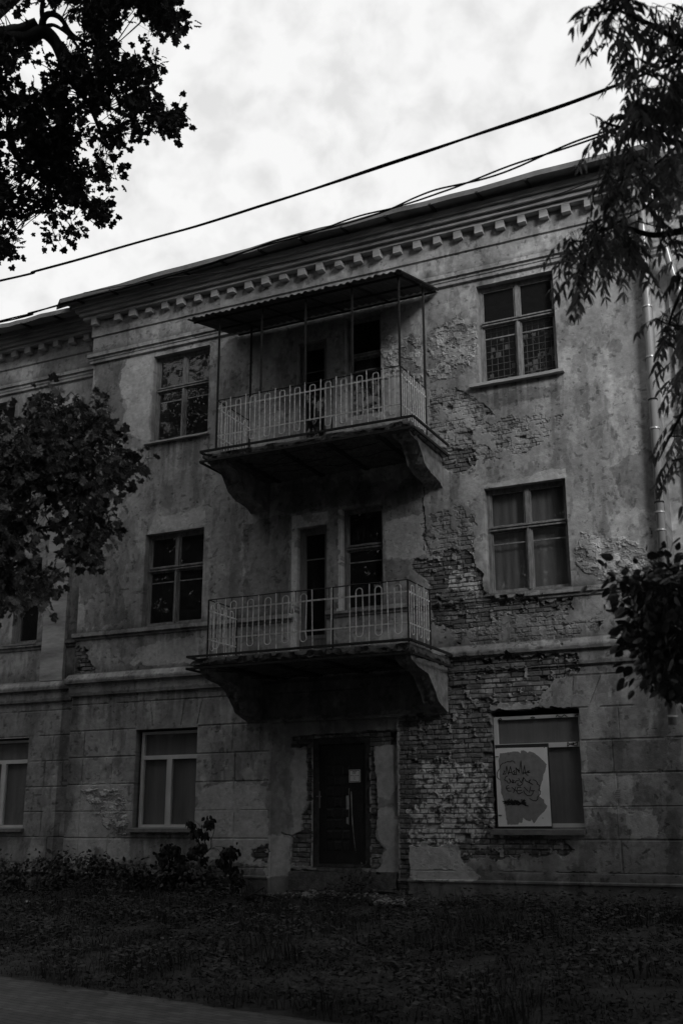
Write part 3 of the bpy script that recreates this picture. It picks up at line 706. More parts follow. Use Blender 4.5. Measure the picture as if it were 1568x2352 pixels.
balcony_door(-5.14, -4.60, 4.08, 6.375, 'tall balcony door with a narrow dark pane on the middle floor')

m = MB()           # steel entrance door
m.box(-4.885, -4.80, .115, .21, 1.18, 3.04); m.box(-4.02, -3.935, .115, .21, 1.18, 3.04); m.box(-4.80, -4.02, .115, .21, 2.955, 3.04); m.box(-4.80, -4.02, .12, .22, 1.18, 1.225)
fr = m.build('door_frame', mat('rusty steel door frame', .05, .7, .5, 12, .2), bld)
m = MB(); m.box(-4.797, -4.023, .155, .20, 1.23, 2.95)
m.box(-4.70, -4.27, .148, .1545, 1.385, 1.40); m.box(-4.70, -4.27, .148, .1545, 2.80, 2.815); m.box(-4.70, -4.685, .148, .1545, 1.40, 2.80); m.box(-4.285, -4.27, .148, .1545, 1.40, 2.80)
for i in range(3):
    for j in range(9):       # quilted squares, each a little bowed
        cx = -4.617+i*.132; cz = 1.478+j*.155; hw = .062; hh = .073; s = 1 if (i+j) % 2 else -.2
        V = [(cx+a*hw, .153, cz+b*hh) for a, b in ((-1, -1), (1, -1), (1, 1), (-1, 1))]+[(cx+a*hw*.6, .153-.011*s if s > 0 else .149, cz+b*hh*.6) for a, b in ((-1, -1), (1, -1), (1, 1), (-1, 1))]
        m.add(V, [(0, 1, 5, 4), (1, 2, 6, 5), (2, 3, 7, 6), (3, 0, 4, 7), (4, 5, 6, 7)])
ed = m.build('entrance_door', M['door'], bld)
m = MB(); m.box(-4.865+.02, -4.80+.02, .135, .150, 2.02, 2.27); m.tube([(-4.82, .135, 2.19), (-4.82, .10, 2.19), (-4.74, .098, 2.185)], .008, 6); m.tube([(-4.815, .15, 2.39), (-4.815, .135, 2.39)], .018, 10)
m.build('handle', mat('worn door handle', .25, .35, .2, 4, 0, metal=.7), ed)
m = MB(); m.box(-4.17, -4.06, .146, .153, 1.98, 2.08); m.build('patch_plate', M['board_edge'], ed)
m = MB()           # paint streak and torn strip on the door
m.add([(-4.345, .1465, 1.80), (-4.305, .1465, 1.78), (-4.295, .1465, 2.30), (-4.35, .1465, 2.31)], [(0, 1, 2, 3)])
m.add([(-4.275, .1463, 2.25), (-4.255, .1463, 1.80), (-4.215, .1463, 1.50), (-4.195, .1463, 1.38), (-4.225, .1463, 1.62), (-4.245, .1463, 1.90), (-4.258, .1463, 2.26)], [(0, 1, 5, 6), (1, 2, 4, 5), (2, 3, 4)])
m.build('paint_streak', mat('pale scraped paint', .34, .8, .7, 30, .1, stretch=(1, 1, .2)), ed)
m = MB(); m.box(-4.78, -4.05, .02, .26, 1.125, 1.175, jit=.006); m.box(-5.22, -3.5, -.03, .26, .86, 1.12, jit=.01)
m.build('threshold', M['concrete'], bld)

# hydrant sign fixed to the door, a thing of its own
sg = thing('hydrant_sign', 'small square white sign with arrows and a black border on the dark entrance door', 'sign', (-4.203, .14, 2.478))
m = MB(); m.box(-4.297, -4.110, .136, .141, 2.387, 2.569); m.build('plate', M['white'], sg)
m = MB(); y = .1345; a, b, c, d = -4.285, -4.122, 2.399, 2.557; t = .008
stroke(m, [(a, c), (b, c), (b, d), (a, d), (a, c)], y, t)
# the two Cyrillic capitals at the top, then the arms with their arrowheads
stroke(m, [(-4.232, 2.508), (-4.232, 2.542), (-4.207, 2.542), (-4.207, 2.508)], y, .007); stroke(m, [(-4.193, 2.508), (-4.193, 2.542), (-4.170, 2.542)], y, .007)
stroke(m, [(-4.270, 2.483), (-4.215, 2.483)], y, .004); stroke(m, [(-4.195, 2.483), (-4.138, 2.483)], y, .004); stroke(m, [(-4.205, 2.474), (-4.205, 2.425)], y, .004)
for q in ([(-4.262, 2.488), (-4.270, 2.483), (-4.262, 2.478)], [(-4.146, 2.488), (-4.138, 2.483), (-4.146, 2.478)], [(-4.210, 2.432), (-4.205, 2.425), (-4.200, 2.432)]): stroke(m, q, y, .004)
m.build('lettering', M['ink'], sg)

# ---------------------------------------------------------------- board with marker writing leaning in the ground-floor window
BOARD_PAINT = [[(-1.905,2.736),(-1.823,2.742),(-1.753,2.752),(-1.633,2.749),(-1.613,2.724),(-1.602,2.768),(-1.547,2.762),(-1.515,2.737),(-1.472,2.748),(-1.413,2.726),(-1.381,2.701),(-1.341,2.668),(-1.269,2.594),(-1.25,2.57),(-1.276,2.475),(-1.303,2.436),(-1.315,2.365),(-1.343,2.31),(-1.364,2.223),(-1.377,2.145),(-1.312,2.104),(-1.307,2.057),(-1.267,2.018),(-1.313,1.948),(-1.373,1.902),(-1.466,1.789),(-1.501,1.848),(-1.519,1.816),(-1.568,1.832),(-1.617,1.864),(-1.633,1.797),(-1.679,1.801),(-1.689,1.774),(-1.841,1.774),(-1.857,1.881),(-1.864,2.007),(-1.885,2.119),(-1.916,2.199),(-1.912,2.279),(-1.925,2.384),(-1.924,2.505),(-1.932,2.627)]]
BOARD_STROKES = [[(-1.696,2.593),(-1.708,2.621),(-1.742,2.63),(-1.764,2.615),(-1.798,2.62),(-1.837,2.609),(-1.842,2.601),(-1.872,2.601),(-1.908,2.57),(-1.919,2.53),(-1.946,2.498),(-1.961,2.458),(-1.959,2.409),(-1.938,2.385),(-1.921,2.384)],[(-1.864,2.496),(-1.847,2.488),(-1.879,2.448),(-1.836,2.455),(-1.818,2.56),(-1.797,2.446),(-1.762,2.554),(-1.753,2.485),(-1.733,2.445)],[(-1.788,2.47),(-1.741,2.473)],[(-1.705,2.496),(-1.727,2.485),(-1.702,2.468),(-1.729,2.445),(-1.682,2.444),(-1.686,2.536),(-1.639,2.463)],[(-1.662,2.516),(-1.638,2.483),(-1.609,2.627),(-1.604,2.466)],[(-1.589,2.442),(-1.561,2.561),(-1.554,2.457),(-1.518,2.424)],[(-1.596,2.458),(-1.486,2.468)],[(-1.493,2.488),(-1.527,2.484),(-1.503,2.468),(-1.486,2.468)],[(-1.807,2.426),(-1.838,2.415),(-1.857,2.375),(-1.84,2.359),(-1.819,2.358),(-1.811,2.33),(-1.781,2.329),(-1.771,2.365),(-1.791,2.39),(-1.78,2.365),(-1.739,2.329),(-1.72,2.364),(-1.745,2.373),(-1.739,2.333),(-1.704,2.332),(-1.695,2.356),(-1.656,2.363)],[(-1.655,2.391),(-1.635,2.355),(-1.62,2.33),(-1.582,2.402),(-1.603,2.314),(-1.639,2.287),(-1.672,2.299),(-1.667,2.323)],[(-1.582,2.402),(-1.551,2.353),(-1.501,2.328),(-1.456,2.302)],[(-1.482,2.368),(-1.508,2.352),(-1.501,2.328),(-1.468,2.312)],[(-1.8,2.298),(-1.83,2.29),(-1.836,2.254),(-1.812,2.222),(-1.769,2.221)],[(-1.832,2.258),(-1.793,2.262)],[(-1.758,2.273),(-1.689,2.216)],[(-1.699,2.276),(-1.736,2.197)],[(-1.623,2.267),(-1.673,2.272),(-1.688,2.228),(-1.677,2.188),(-1.656,2.18),(-1.609,2.203)],[(-1.675,2.228),(-1.616,2.231)],[(-1.58,2.27),(-1.528,2.214)],[(-1.487,2.277),(-1.512,2.198)],[(-1.591,2.223),(-1.58,2.195),(-1.544,2.159),(-1.493,2.154),(-1.462,2.185),(-1.456,2.221)],[(-1.49,2.221),(-1.435,2.22)],[(-1.453,2.367),(-1.416,2.359),(-1.392,2.326),(-1.397,2.311),(-1.369,2.294),(-1.358,2.255),(-1.38,2.231),(-1.352,2.215),(-1.358,2.176),(-1.398,2.137),(-1.395,2.113),(-1.422,2.086),(-1.463,2.09),(-1.512,2.119)]]
bd = thing('graffiti_board', 'pale board with dark edges and scrawled marker writing covering part of the lower right window', 'board', (-1.6, .05, 1.69))
m = MB(); V = [(-1.979, 2.853), (-1.217, 2.853), (-1.224, 1.692), (-2.002, 1.692)]
m.prism(V, 'y', .045, .07); m.build('backing', M['board_edge'], bd)
m = MB(); m.prism([(-1.981, 2.808), (-1.233, 2.801), (-1.228, 1.754), (-1.974, 1.751)], 'y', .036, .0448); m.build('panel', M['board'], bd)
P = BOARD_PAINT[0]; rg = random.Random(3); Q = []
for (a, b) in zip(P, P[1:]+P[:1]):
    for k in range(6):
        t = k/6; Q.append((a[0]+(b[0]-a[0])*t+rg.uniform(-.004, .004), a[1]+(b[1]-a[1])*t+rg.uniform(-.005, .005)))
me = bpy.data.meshes.new('t')
import mathutils
tri = mathutils.geometry.tessellate_polygon([[Vector((q[0], q[1], 0)) for q in Q]])
m = MB(); m.add([(q[0], .0335, q[1]) for q in Q], [tuple(t) for t in tri]); m.build('roller_paint', M['roller'], bd)
m = MB()
for st in BOARD_STROKES: stroke(m, st, .0310, .0095)
for k in range(60):
    a = rg.uniform(-1.86, -1.57); b = 2.066+rg.gauss(0, .018); m_ = rg.uniform(0, 6.28); l = rg.uniform(.02, .05)
    stroke(m, [(a-l*math.cos(m_), b-l*.6*math.sin(m_)), (a+l*math.cos(m_), b+l*.6*math.sin(m_))], .0300+.00001*k, .012)
for (a, b) in ((-1.965, 2.69), (-1.955, 1.90)): m.box(a-.01, a+.035, .026, .034, b-.006, b+.006)
for (a, b) in ((-1.96, 2.80), (-1.27, 2.795), (-1.30, 2.62), (-1.34, 1.86), (-1.78, 2.72)): m.box(a-.005, a+.005, .028, .034, b-.005, b+.005)
m.build('marker_writing', M['ink'], bd)

nt_ = thing('paper_notice', 'small torn paper notice stuck on the pale plaster between the board window and the downpipe', 'notice', (-.30, -.01, 2.17))
m = MB(); V = []; 
for i in range(6):
    for j in range(5):
        V.append((-.345+j*.022+(.01 if i > 3 else 0), -.012-.012*(j == 0)*(i > 2)-.003*((i+j) % 2), 2.09+i*.03))
m.add(V, [(5*i+j, 5*i+j+1, 5*i+j+6, 5*i+j+5) for i in range(5) for j in range(4) if not (i == 4 and j == 0)])
o = m.build('sheet', M['paper'], nt_)
m = MB()
for i in range(5): m.box(-.335, -.265, -.0185, -.0175, 2.10+i*.026, 2.108+i*.026)
m.build('printed_lines', M['roller'], nt_)

# ---------------------------------------------------------------- balconies
def slab(part, x0, x1, yf, z0, z1, par, seed):
    """eroded concrete slab: ragged front and right edge, hollowed underside"""
    nx, ny = 150, 60
    gx = np.linspace(x0, x1, nx); gy = np.linspace(yf, .02, ny)
    X, Y = np.meshgrid(gx, gy, indexing='ij')
    edge = np.minimum(np.minimum(X-x0, x1-X), Y-yf)
    n = fbm(X, Y, 6, 5, seed); n2 = fbm(X, Y, 2.2, 4, seed+3)
    zb = z0+.05*(n-.35)+.05*(fbm(X, Y, 14, 4, seed+6)-.5)+.10*sstep(.08, 0, edge)*fbm(X, Y, 10, 4, seed+7)
    zt = z1-.05*sstep(.06, 0, edge)*fbm(X, Y, 12, 4, seed+9)+.01*(n-.5)
    zt = zt-.05*sstep(.10, 0, edge)*(fbm(X, Y, 5, 3, seed+21) > .5)
    zb = np.minimum(zb, zt-.03)
    V = np.concatenate([np.stack([X, Y, zt], -1).reshape(-1, 3), np.stack([X, Y, zb], -1).reshape(-1, 3)])
    # ragged rim
    rim = .05*(fbm(V[:, 0]*1.0, V[:, 2]+V[:, 1], 11, 5, seed+11)-.5)
    fr = np.isclose(V[:, 1], yf); V[fr, 1] += .03+rim[fr]*2.6
    rr = np.isclose(V[:, 0], x1); V[rr, 0] -= .02+rim[rr]
    idx = np.arange(nx*ny).reshape(nx, ny); q = nx*ny
    a, b, c, d = idx[:-1, :-1], idx[1:, :-1], idx[1:, 1:], idx[:-1, 1:]
    F = [np.stack([a, b, c, d], -1).reshape(-1, 4), np.stack([a+q, d+q, c+q, b+q], -1).reshape(-1, 4)]
    r = idx[:, 0]; F.append(np.stack([r[:-1]+q, r[1:]+q, r[1:], r[:-1]], -1))
    r = idx[-1, :]; F.append(np.stack([r[:-1]+q, r[1:]+q, r[1:], r[:-1]], -1)); r = idx[0, :]; F.append(np.stack([r[1:]+q, r[:-1]+q, r[:-1], r[1:]], -1))
    return mesh_np(part, V, np.concatenate(F), M['concrete'], par)
def angle_iron(par, x0, x1, yf, z, zl):
    m = MB(); t = .014
    for zz in (z, zl):
        m.box(x0, x1, yf-t, yf+t, zz-.018, zz+.014, jit=.003); m.box(x1-t, x1+t, yf+.02, -.06, zz-.018, zz+.014, jit=.003); m.box(x0-t, x0+t, yf+.02, -.06, zz-.018, zz+.014, jit=.003)
    # sagging bars under the slab
    for k in range(4):
        q = x0+.6+k*(x1-x0-1.2)/3; m.box(q-.04, q+.04, yf+.1, .05, zl-.015, zl+.06, jit=.006)
    rg = random.Random(int(z*10))
    for k in range(16):
        q = rg.uniform(x0+.2, x1-.2); y = rg.uniform(yf+.1, -.2); l = rg.uniform(.3, .9)
        P = [(q, y, zl-.01), (q+l*.5, y+rg.uniform(-.05, .05), zl-.03-rg.random()*.03), (min(q+l, x1-.05), y+rg.uniform(-.1, .1), zl-.005)]
        m.tube(P, .006, 4)
    return m.build('rusted_frame', M['rust'], par)
def bracket(par, x0, x1, prof, seed):
    """console carrying the balcony; prof = outline in (y, z)"""
    n = len(prof); rg = np.random.RandomState(seed)
    xs = np.linspace(x0, x1, 7); V = []; F = []
    P = []
    for (a, b), (c, d) in zip(prof, prof[1:]+prof[:1]):
        k = max(1, int(math.hypot(c-a, d-b)/.04))
        for i in range(k): P.append((a+(c-a)*i/k, b+(d-b)*i/k))
    n = len(P)
    for ix, x in enumerate(xs):
        for i, (a, b) in enumerate(P):
            w = 1.0 if a < -.02 and b < prof[0][1]-.02 else 0
            j = rg.uniform(-.016, .016, 2)*w if 0 < ix < 6 else rg.uniform(-.007, .007, 2)*w
            if 1 <= ix <= 2: j = j+np.array([.03, .02])*w*(.3+rg.rand())
            V.append((x, a+j[0], b+j[1]))
    for ix in range(6):
        for i in range(n): F.append((ix*n+i, ix*n+(i+1) % n, (ix+1)*n+(i+1) % n, (ix+1)*n+i))
    m = MB(); m.add(V, F)
    for ix in (0, 6):
        t = mathutils.geometry.tessellate_polygon([[Vector((p[0], p[1], 0)) for p in P]])
        m.add([V[ix*n+i] for i in range(n)], [tuple(q) for q in t])
    return m.build('bracket', M['bracket'], par)
def railing(par, x0, x1, yf, yb, zt, zh, zl, zb, per, arch, seed):
    """flat handrail and lower rail, spikes, and long loops closed by an arch above and below"""
    rg = random.Random(seed); m = MB(); r = .0080
    def side(f, n, L):
        w = L/n
        for i in range(n):
            c = (i+.5)*w; h = w*.17
            top = zh+(.105 if arch else .09); bot = zl-.15
            if rg.random() < .93:
                a1 = []; a2 = []
                for k in range(9):
                    t = math.pi*k/8
                    e = .6 if not arch else 1.0
                    cx = math.copysign(abs(math.cos(t))**e, math.cos(t)); cz = abs(math.sin(t))**e
                    a1.append(f(c-h*cx, top-h+h*cz, .012)); a2.append(f(c-h*cx, bot+h-h*cz, .012))
                j = rg.uniform(-.014, .014)
                m.tube([f(c-h, zl-.02, .012)]+a1+[f(c+h+j, zl-.02, .012)], r, 5)
                if rg.random() < .93: m.tube([f(c-h, zl-.02, .012)]+a2+[f(c+h+j, zl-.02, .012)], r*.9, 5)
            s = c+w*.5
            if i < n-1: m.tube([f(s, zb, .012), f(s+rg.uniform(-.016, .016), zh+.15, .012+rg.uniform(0, .012))], r, 5)
    g1 = lambda s, z, d: (x0+s, yf-d, z); g2 = lambda s, z, d: (x1+d, yf+s, z); g3 = lambda s, z, d: (x0-d, yf+s, z)
    side(g1, per, x1-x0); ns = max(3, round((yb-yf)/((x1-x0)/per))); side(g2, ns, yb-yf); side(g3, ns, yb-yf)
    m.build('balusters', M['rail'], par)
    m = MB()
    for z, h in ((zh, .011), (zl, .010)):
        for k in range(8):
            a = x0+(x1-x0)*k/8; b = x0+(x1-x0)*(k+1)/8; m.box(a, b+.0005, yf-.004, yf+.006, z-h, z+h)
        m.box(x1-.005, x1+.005, yf+.007, yb, z-h, z+h); m.box(x0-.005, x0+.005, yf+.007, yb, z-h, z+h)
    for x in (x0, x1): m.box(x-.012, x+.012, yf-.012+.02, yf+.03, zb, zh+.02)
    m.build('flat_rails', M['sill_pale'], par)
    m = MB()
    P = [(x0, yb, zt), (x0, yf, zt)]+[(x0+(x1-x0)*k/8, yf+rg.uniform(-.006, .006), zt+rg.uniform(-.006, .006)) for k in range(1, 8)]+[(x1, yf, zt), (x1, yb, zt)]
    for a, b in zip(P[:-1], P[1:]): m.tube([a, b], .009, 5)
    for k in range(12):
        q = x0+(x1-x0)*(k+.5)/12; m.tube([(q, yf, zh), (q, yf, zt)], .006, 4)
    for x in (x0, x1):
        for y in (yf, yb): m.tube([(x, y, zb), (x, y, zt)], .013, 6)
    m.tube([(x0+(x1-x0)*.64, yf+.02, zb), (x0+(x1-x0)*.64, yf+.02, zt)], .014, 6)
    m.build('top_rod', M['rust'], par)

balU = MB(); sU = slab('balcony', -6.05, -2.53, -1.44, 7.20, 7.345, bld, 100); sU['label'] = 'upper balcony under the corrugated canopy'
angle_iron(sU, -6.07, -2.50, -1.475, 7.365, 7.20)
profU = [(0.0, 7.24), (0.0, 6.72), (-.16, 6.79), (-.50, 6.82), (-.74, 6.90), (-.82, 7.00), (-.98, 7.16), (-1.26, 7.17), (-1.33, 7.24)]
bracket(sU, -2.90, -2.63, profU, 1); bracket(sU, -6.0, -5.70, profU, 2)
railing(sU, -5.80, -2.695, -1.44, -.45, 8.185, 8.05, 7.595, 7.365, 12, False, 4)
sL = slab('balcony', -6.04, -2.56, -1.62, 3.98, 4.125, bld, 120); sL['label'] = 'lower balcony above the entrance door'
angle_iron(sL, -6.06, -2.53, -1.655, 4.145, 3.97)
profL = [(0.0, 4.02), (0.0, 3.33), (-.16, 3.38), (-.36, 3.44), (-.52, 3.60), (-.76, 3.80), (-1.15, 3.86), (-1.36, 3.93), (-1.42, 4.02)]
bracket(sL, -2.88, -2.64, profL, 3); bracket(sL, -6.0, -5.72, profL, 4)
railing(sL, -5.74, -2.58, -1.60, -.80, 4.97, 4.81, 4.385, 4.12, 11, True, 5)
# panels of debris on the slabs
# canopy over the upper balcony
m = MB(); n = 190; V = []; F = []
for i in range(n+1):
    t = i/n; xf = -6.33+3.74*t; xb = -6.46+3.87*t; w = .013*math.sin(t*n*2*math.pi/6.0)
    j = random.Random(i//6).uniform(-.02, .02)
    V += [(xf, -1.60+j, 9.625+w), (xb, -.06, 10.045+w), (xf, -1.60+j, 9.620+w-.004), (xb, -.06, 10.041+w-.004)]
for i in range(n):
    a = 4*i; F += [(a, a+4, a+5, a+1), (a+2, a+3, a+7, a+6), (a, a+2, a+6, a+4)]
m.add(V, F); cp = m.build('canopy', M['sheet'], bld, smooth=False)
m = MB()
for q in (-5.80, -5.02, -4.25, -3.46, -2.70): m.tube([(q, -1.56, 9.60), (q, -.03, 10.005)], .017, 6)
for yy, zz in ((-1.46, 9.628), (-.75, 9.81), (-.08, 9.995)): m.tube([(-6.28, yy, zz-.02), (-2.62, yy, zz-.02)], .018, 6)
m.tube([(-2.60, -1.6, 9.605), (-2.60, -.03, 10.03)], .02, 5); m.build('canopy_frame', M['rust'], cp)
for q, y, zb in ((-5.80, -1.44, 7.37), (-5.02, -1.44, 8.18), (-4.25, -1.44, 8.18), (-3.46, -1.44, 8.18), (-2.70, -1.44, 8.18), (-2.70, -.45, 8.05), (-5.80, -.45, 7.5)):
    m = MB(); m.tube([(q, y, zb), (q, y, 9.62 if y < -1 else 9.87)], .019, 7); m.build('post', M['rust'], cp)

# ---------------------------------------------------------------- downpipes
def pipe(P, r, par, rings, name='downpipe', label=None):
    m = MB(); m.tube(P, r, 18); o = m.build(name, M['galv'], par, smooth=True)
    if label: o['label'] = label
    P = [np.array(p) for p in P]
    for t in rings:
        a, b = P[-2], P[-1]; c = a+(b-a)*t; d = (b-a)/np.linalg.norm(b-a)*.012
        m = MB(); m.tube([c-d, c+d], r+.012, 18); m.build('joint_ring', M['galv'], o)
    for t in (.12, .37, .58, .8):
        m = MB(); c = P[-2]+(P[-1]-P[-2])*t; m.tube([c-np.array([0, 0, .01]), c+np.array([0, 0, .01])], r+.009, 16); m.box(c[0]-.01, c[0]+.01, c[1], .02, c[2]-.008, c[2]+.008); m.build('bracket_clamp', M['rust'], o)
    return o
pipe([(.70, -.45, 11.1), (.70, -.42, 10.95), (.665, -.13, 10.4), (.66, -.12, 10.2), (.50, -.12, 3.02)], .058, bld, (.17, .28, .43, .60, .635, .80, .83, .985), label='shiny tin downpipe at the corner of the bay')
pipe([(.80, SET-.45, 11.0), (.80, SET-.42, 10.8), (.98, SET-.15, 9.6), (1.07, SET-.13, 9.2), (1.02, SET-.13, 3.0)], .055, bld, (.1, .3, .5, .7, .9), label='second tin downpipe on the set-back wing')
m = MB(); m.tube([(.42, -.02, 5.68), (.42, -.12, 5.69), (.44, -.14, 5.64), (.43, -.12, 5.60)], .014, 6); m.build('wall_hook', M['rust'], bld)

# ---------------------------------------------------------------- overhead cables
def px(L, ox=0, oy=0): return [(ox+.5*a, oy+.5*b) for a, b in L]
up_ = px([(0, 1290), (160, 1245), (350, 1200), (560, 1132), (700, 1095), (850, 1055), (940, 1028), (1080, 985), (1180, 950), (1360, 895), (1568, 830)])+px([(200, 752), (430, 690), (640, 605), (850, 545), (1080, 465), (1300, 375), (1568, 270)], 784)
lo_ = px([(0, 1478), (140, 1440), (280, 1397), (420, 1362), (600, 1318), (860, 1250), (1020, 1195), (1130, 1155), (1240, 1115), (1340, 1090), (1460, 1065), (1568, 1025)])+px([(100, 990), (220, 970), (330, 915), (430, 880), (530, 855), (640, 820), (740, 785), (850, 740), (950, 705), (1060, 660), (1160, 628), (1300, 580), (1568, 480)], 784)
def cable_line(L, d0, d1):
    for _ in range(1): L = [L[0]]+[(L[i][0], .25*L[i-1][1]+.5*L[i][1]+.25*L[i+1][1]+.25*(2*L[i][0]-L[i-1][0]-L[i+1][0])*(L[i+1][1]-L[i-1][1])/(L[i+1][0]-L[i-1][0])) for i in range(1, len(L)-1)]+[L[-1]]

    k0 = (L[1][1]-L[0][1])/(L[1][0]-L[0][0]); L = [(-700, L[0][1]-k0*700*.8)]+L
    k1 = (L[-1][1]-L[-2][1])/(L[-1][0]-L[-2][0]); L = L+[(2200, L[-1][1]+k1*632)]
    return [at(u, v, d0+(d1-d0)*(u/1568)) for u, v in L]
def smooth(P, n=10):
    P = [np.array(p) for p in P]; out = []
    for i in range(len(P)-1):
        p0, p1, p2, p3 = P[max(i-1, 0)], P[i], P[i+1], P[min(i+2, len(P)-1)]
        for k in range(n):
            t = k/n; out.append(.5*((2*p1)+(-p0+p2)*t+(2*p0-5*p1+4*p2-p3)*t*t+(-p0+3*p1-3*p2+p3)*t**3))
    return out+[P[-1]]
def twisted(name, label, P, sep, r, pitch, group=None):
    P = smooth(P, 12); s = 0; A = []; B = []
    for i, p in enumerate(P):
        if i: s += np.linalg.norm(p-P[i-1])
        th = 2*math.pi*s/pitch
        o = sep*np.array([0, math.cos(th), math.sin(th)]); k = .55+.45*math.sin(s*.9)
        A.append(p+o*k); B.append(p-o*k)
    c = P[0]; t = thing(name, label, 'cable', tuple(c), group)
    for q in (A, B):
        m = MB(); m.tube(q, r, 7); m.build('strand', M['cable'], t, smooth=True)
    return t
twisted('overhead_cable', 'upper thick black cable crossing the open sky', cable_line(up_, 12.5, 9.0), .006, .0115, 3.4)
twisted('overhead_cable', 'lower black cable of two loosely twisted strands running along the roof edge', cable_line(lo_, 12.5, 9.0), .019, .0085, 1.6)
m = MB(); m.tube(smooth([(-9.3, -.62, 11.22), (-7.5, -.60, 11.10), (-6.0, -.40, 11.02), (-4.3, -.36, 10.97), (-2.0, -.33, 10.98), (-.6, -.34, 11.0), (1.2, -.8, 11.12), (4.0, -2.0, 11.6)], 8), .009, 5)
tag(m.build('wall_cable', M['cable'], None, loc=(-9.3, -.6, 11.2)), 'thin black wire drooping along the cornice under the roof edge', 'wire')

# ---------------------------------------------------------------- ground
EA, EB = np.array([-5.409, -5.781]), np.array([-1.116, -6.801])   # edge of the path
ed_ = (EB-EA)/np.linalg.norm(EB-EA); en_ = np.array([-ed_[1], ed_[0]])   # en_ points to the house
def edist(x, y): return (x-EA[0])*en_[0]+(y-EA[1])*en_[1]
def gh(x, y):
    d = edist(x, y)
    wall = np.where((x > XL) & (x < XR), 0., SET)
    far = np.clip(d/5.6, 0, 1)
    h = Z0+.02+.40*far**.9+.035*(fbm(x, y, 1.2, 4, 200)-.5)+.03*(fbm(x, y, 4, 3, 201)-.5)
    h = h+.12*np.exp(-((x+4.3)**2/1.6+(y+.2)**2/.35))+.18*np.exp(-((x+8.3)**2/6+(y+.5)**2/.6))
    return np.where(d < -.05, Z0-.03, h)
def ground():
    xs = np.concatenate([[-1200, -300, -100, -50], np.linspace(-25, 15, 260), [40, 100, 300, 1200]]); ys = np.concatenate([[-1200, -300, -100, -50], np.linspace(-30, 2, 260), [12, 60, 300, 1200]])
    X, Y = np.meshgrid(xs, ys, indexing='ij'); H = gh(X, Y); n = len(xs); k = len(ys)
    idx = np.arange(n*k).reshape(n, k)
    F = np.stack([idx[:-1, :-1], idx[1:, :-1], idx[1:, 1:], idx[:-1, 1:]], -1).reshape(-1, 4)
    o = mesh_np('ground', np.stack([X, Y, H], -1).reshape(-1, 3), F, M['soil'], None, loc=(0, 0, Z0), smooth=True); o['kind'] = 'structure'
ground()
def path():
    V = []; F = []; n = 200; rg = np.random.RandomState(4)
    for i in range(n+1):
        s = -25+50*i/n; p = EA+ed_*s; w = (fbm(np.array([s]), np.array([0.]), 1.5, 4, 210)[0]-.5)*.14
        a = p+en_*w; b = p-en_*16
        V += [(a[0], a[1], Z0+.012), (b[0], b[1], Z0+.0)]
    for i in range(n): F.append((2*i+1, 2*i+3, 2*i+2, 2*i))
    m = MB(); m.add(V, F); o = m.build('path', M['paving'], None, loc=(0, -12, Z0)); o['kind'] = 'structure'
path()

def scatter_leaves(n, xr, yr, size, hgt, seed, fn=None, dens=None):
    rg = np.random.RandomState(seed)
    x = rg.uniform(*xr, n); y = rg.uniform(*yr, n)
    d = edist(x, y); ok = d > .0+.12*(rg.rand(n)**2)-.06+(fbm(x, y, 3, 3, 220)-.5)*.2
    ok &= (y < np.where((x > XL-.02) & (x < XR+.02), -.04, SET-.04))
    if dens is not None: ok &= rg.rand(n) < dens(x, y)
    x, y = x[ok], y[ok]; return x, y, rg
def grass():
    dens = lambda x, y: np.clip(4.2*(fbm(x, y, 2.6, 4, 230)-.30), .06, 1)*np.where((np.abs(x+4.3) < 1.6) & (y > -.5), .12, 1)
    # clover-like leaves
    x, y, rg = scatter_leaves(150000, (-16, 4.5), (-9.2, .3), 0, 0, 301, dens=dens); n = len(x)
    lump = fbm(x, y, 1.6, 4, 231); h = (.015+.13*rg.rand(n))*(.15+2.2*sstep(.3, .75, lump)); z = gh(x, y)+h
    s = rg.uniform(.014, .034, n)*(.7+.6*lump); a = rg.uniform(0, 6.28, n)
    u = np.stack([np.cos(a), np.sin(a), rg.uniform(-.35, .35, n)], -1)*s[:, None]; v = np.stack([-np.sin(a), np.cos(a), rg.uniform(-.5, .5, n)], -1)*s[:, None]*.7
    c = np.stack([x, y, z], -1)
    V1 = np.stack([c-u, c-v*.9+u*.1, c+u, c+v], 1).reshape(-1, 3); F1 = np.arange(4*n).reshape(n, 4)
    T1 = np.repeat(rg.uniform(.45, 1.7, n)*(.35+1.5*sstep(.3, .7, lump)), 4)
    # blades
    x, y, rg = scatter_leaves(90000, (-16, 4.5), (-9.2, .3), 0, 0, 302, dens=dens); n = len(x)
    tu = sstep(.52, .68, fbm(x, y, 1.4, 3, 233)); hh = rg.uniform(.05, .13, n)*(.45+2.0*tu); a = rg.uniform(0, 6.28, n); w = rg.uniform(.003, .006, n); z = gh(x, y)-.01
    c = np.stack([x, y, z], -1); s_ = np.stack([np.cos(a), np.sin(a), 0*a], -1)*w[:, None]; b = np.stack([np.cos(a+1.3), np.sin(a+1.3), 0*a], -1)*hh[:, None]
    mid = c+np.stack([0*a, 0*a, hh*.6], -1)+b*.15; top = c+np.stack([0*a, 0*a, hh], -1)+b*.5
    V2 = np.stack([c-s_, c+s_, mid+s_*.8, top, mid-s_*.8], 1).reshape(-1, 3); F2 = np.arange(5*n).reshape(n, 5)+len(V1)
    T2 = np.repeat(rg.uniform(.5, 1.6, n)*(.7+.8*tu), 5)
    o = mesh_np('grass', np.concatenate([V1, V2]), [F1, F2], M['grass'], None, loc=(-4, -3, Z0), tone=np.concatenate([T1, T2])); o['kind'] = 'stuff'
    o['label'] = 'short dark grass and clover between the path and the house'
grass()
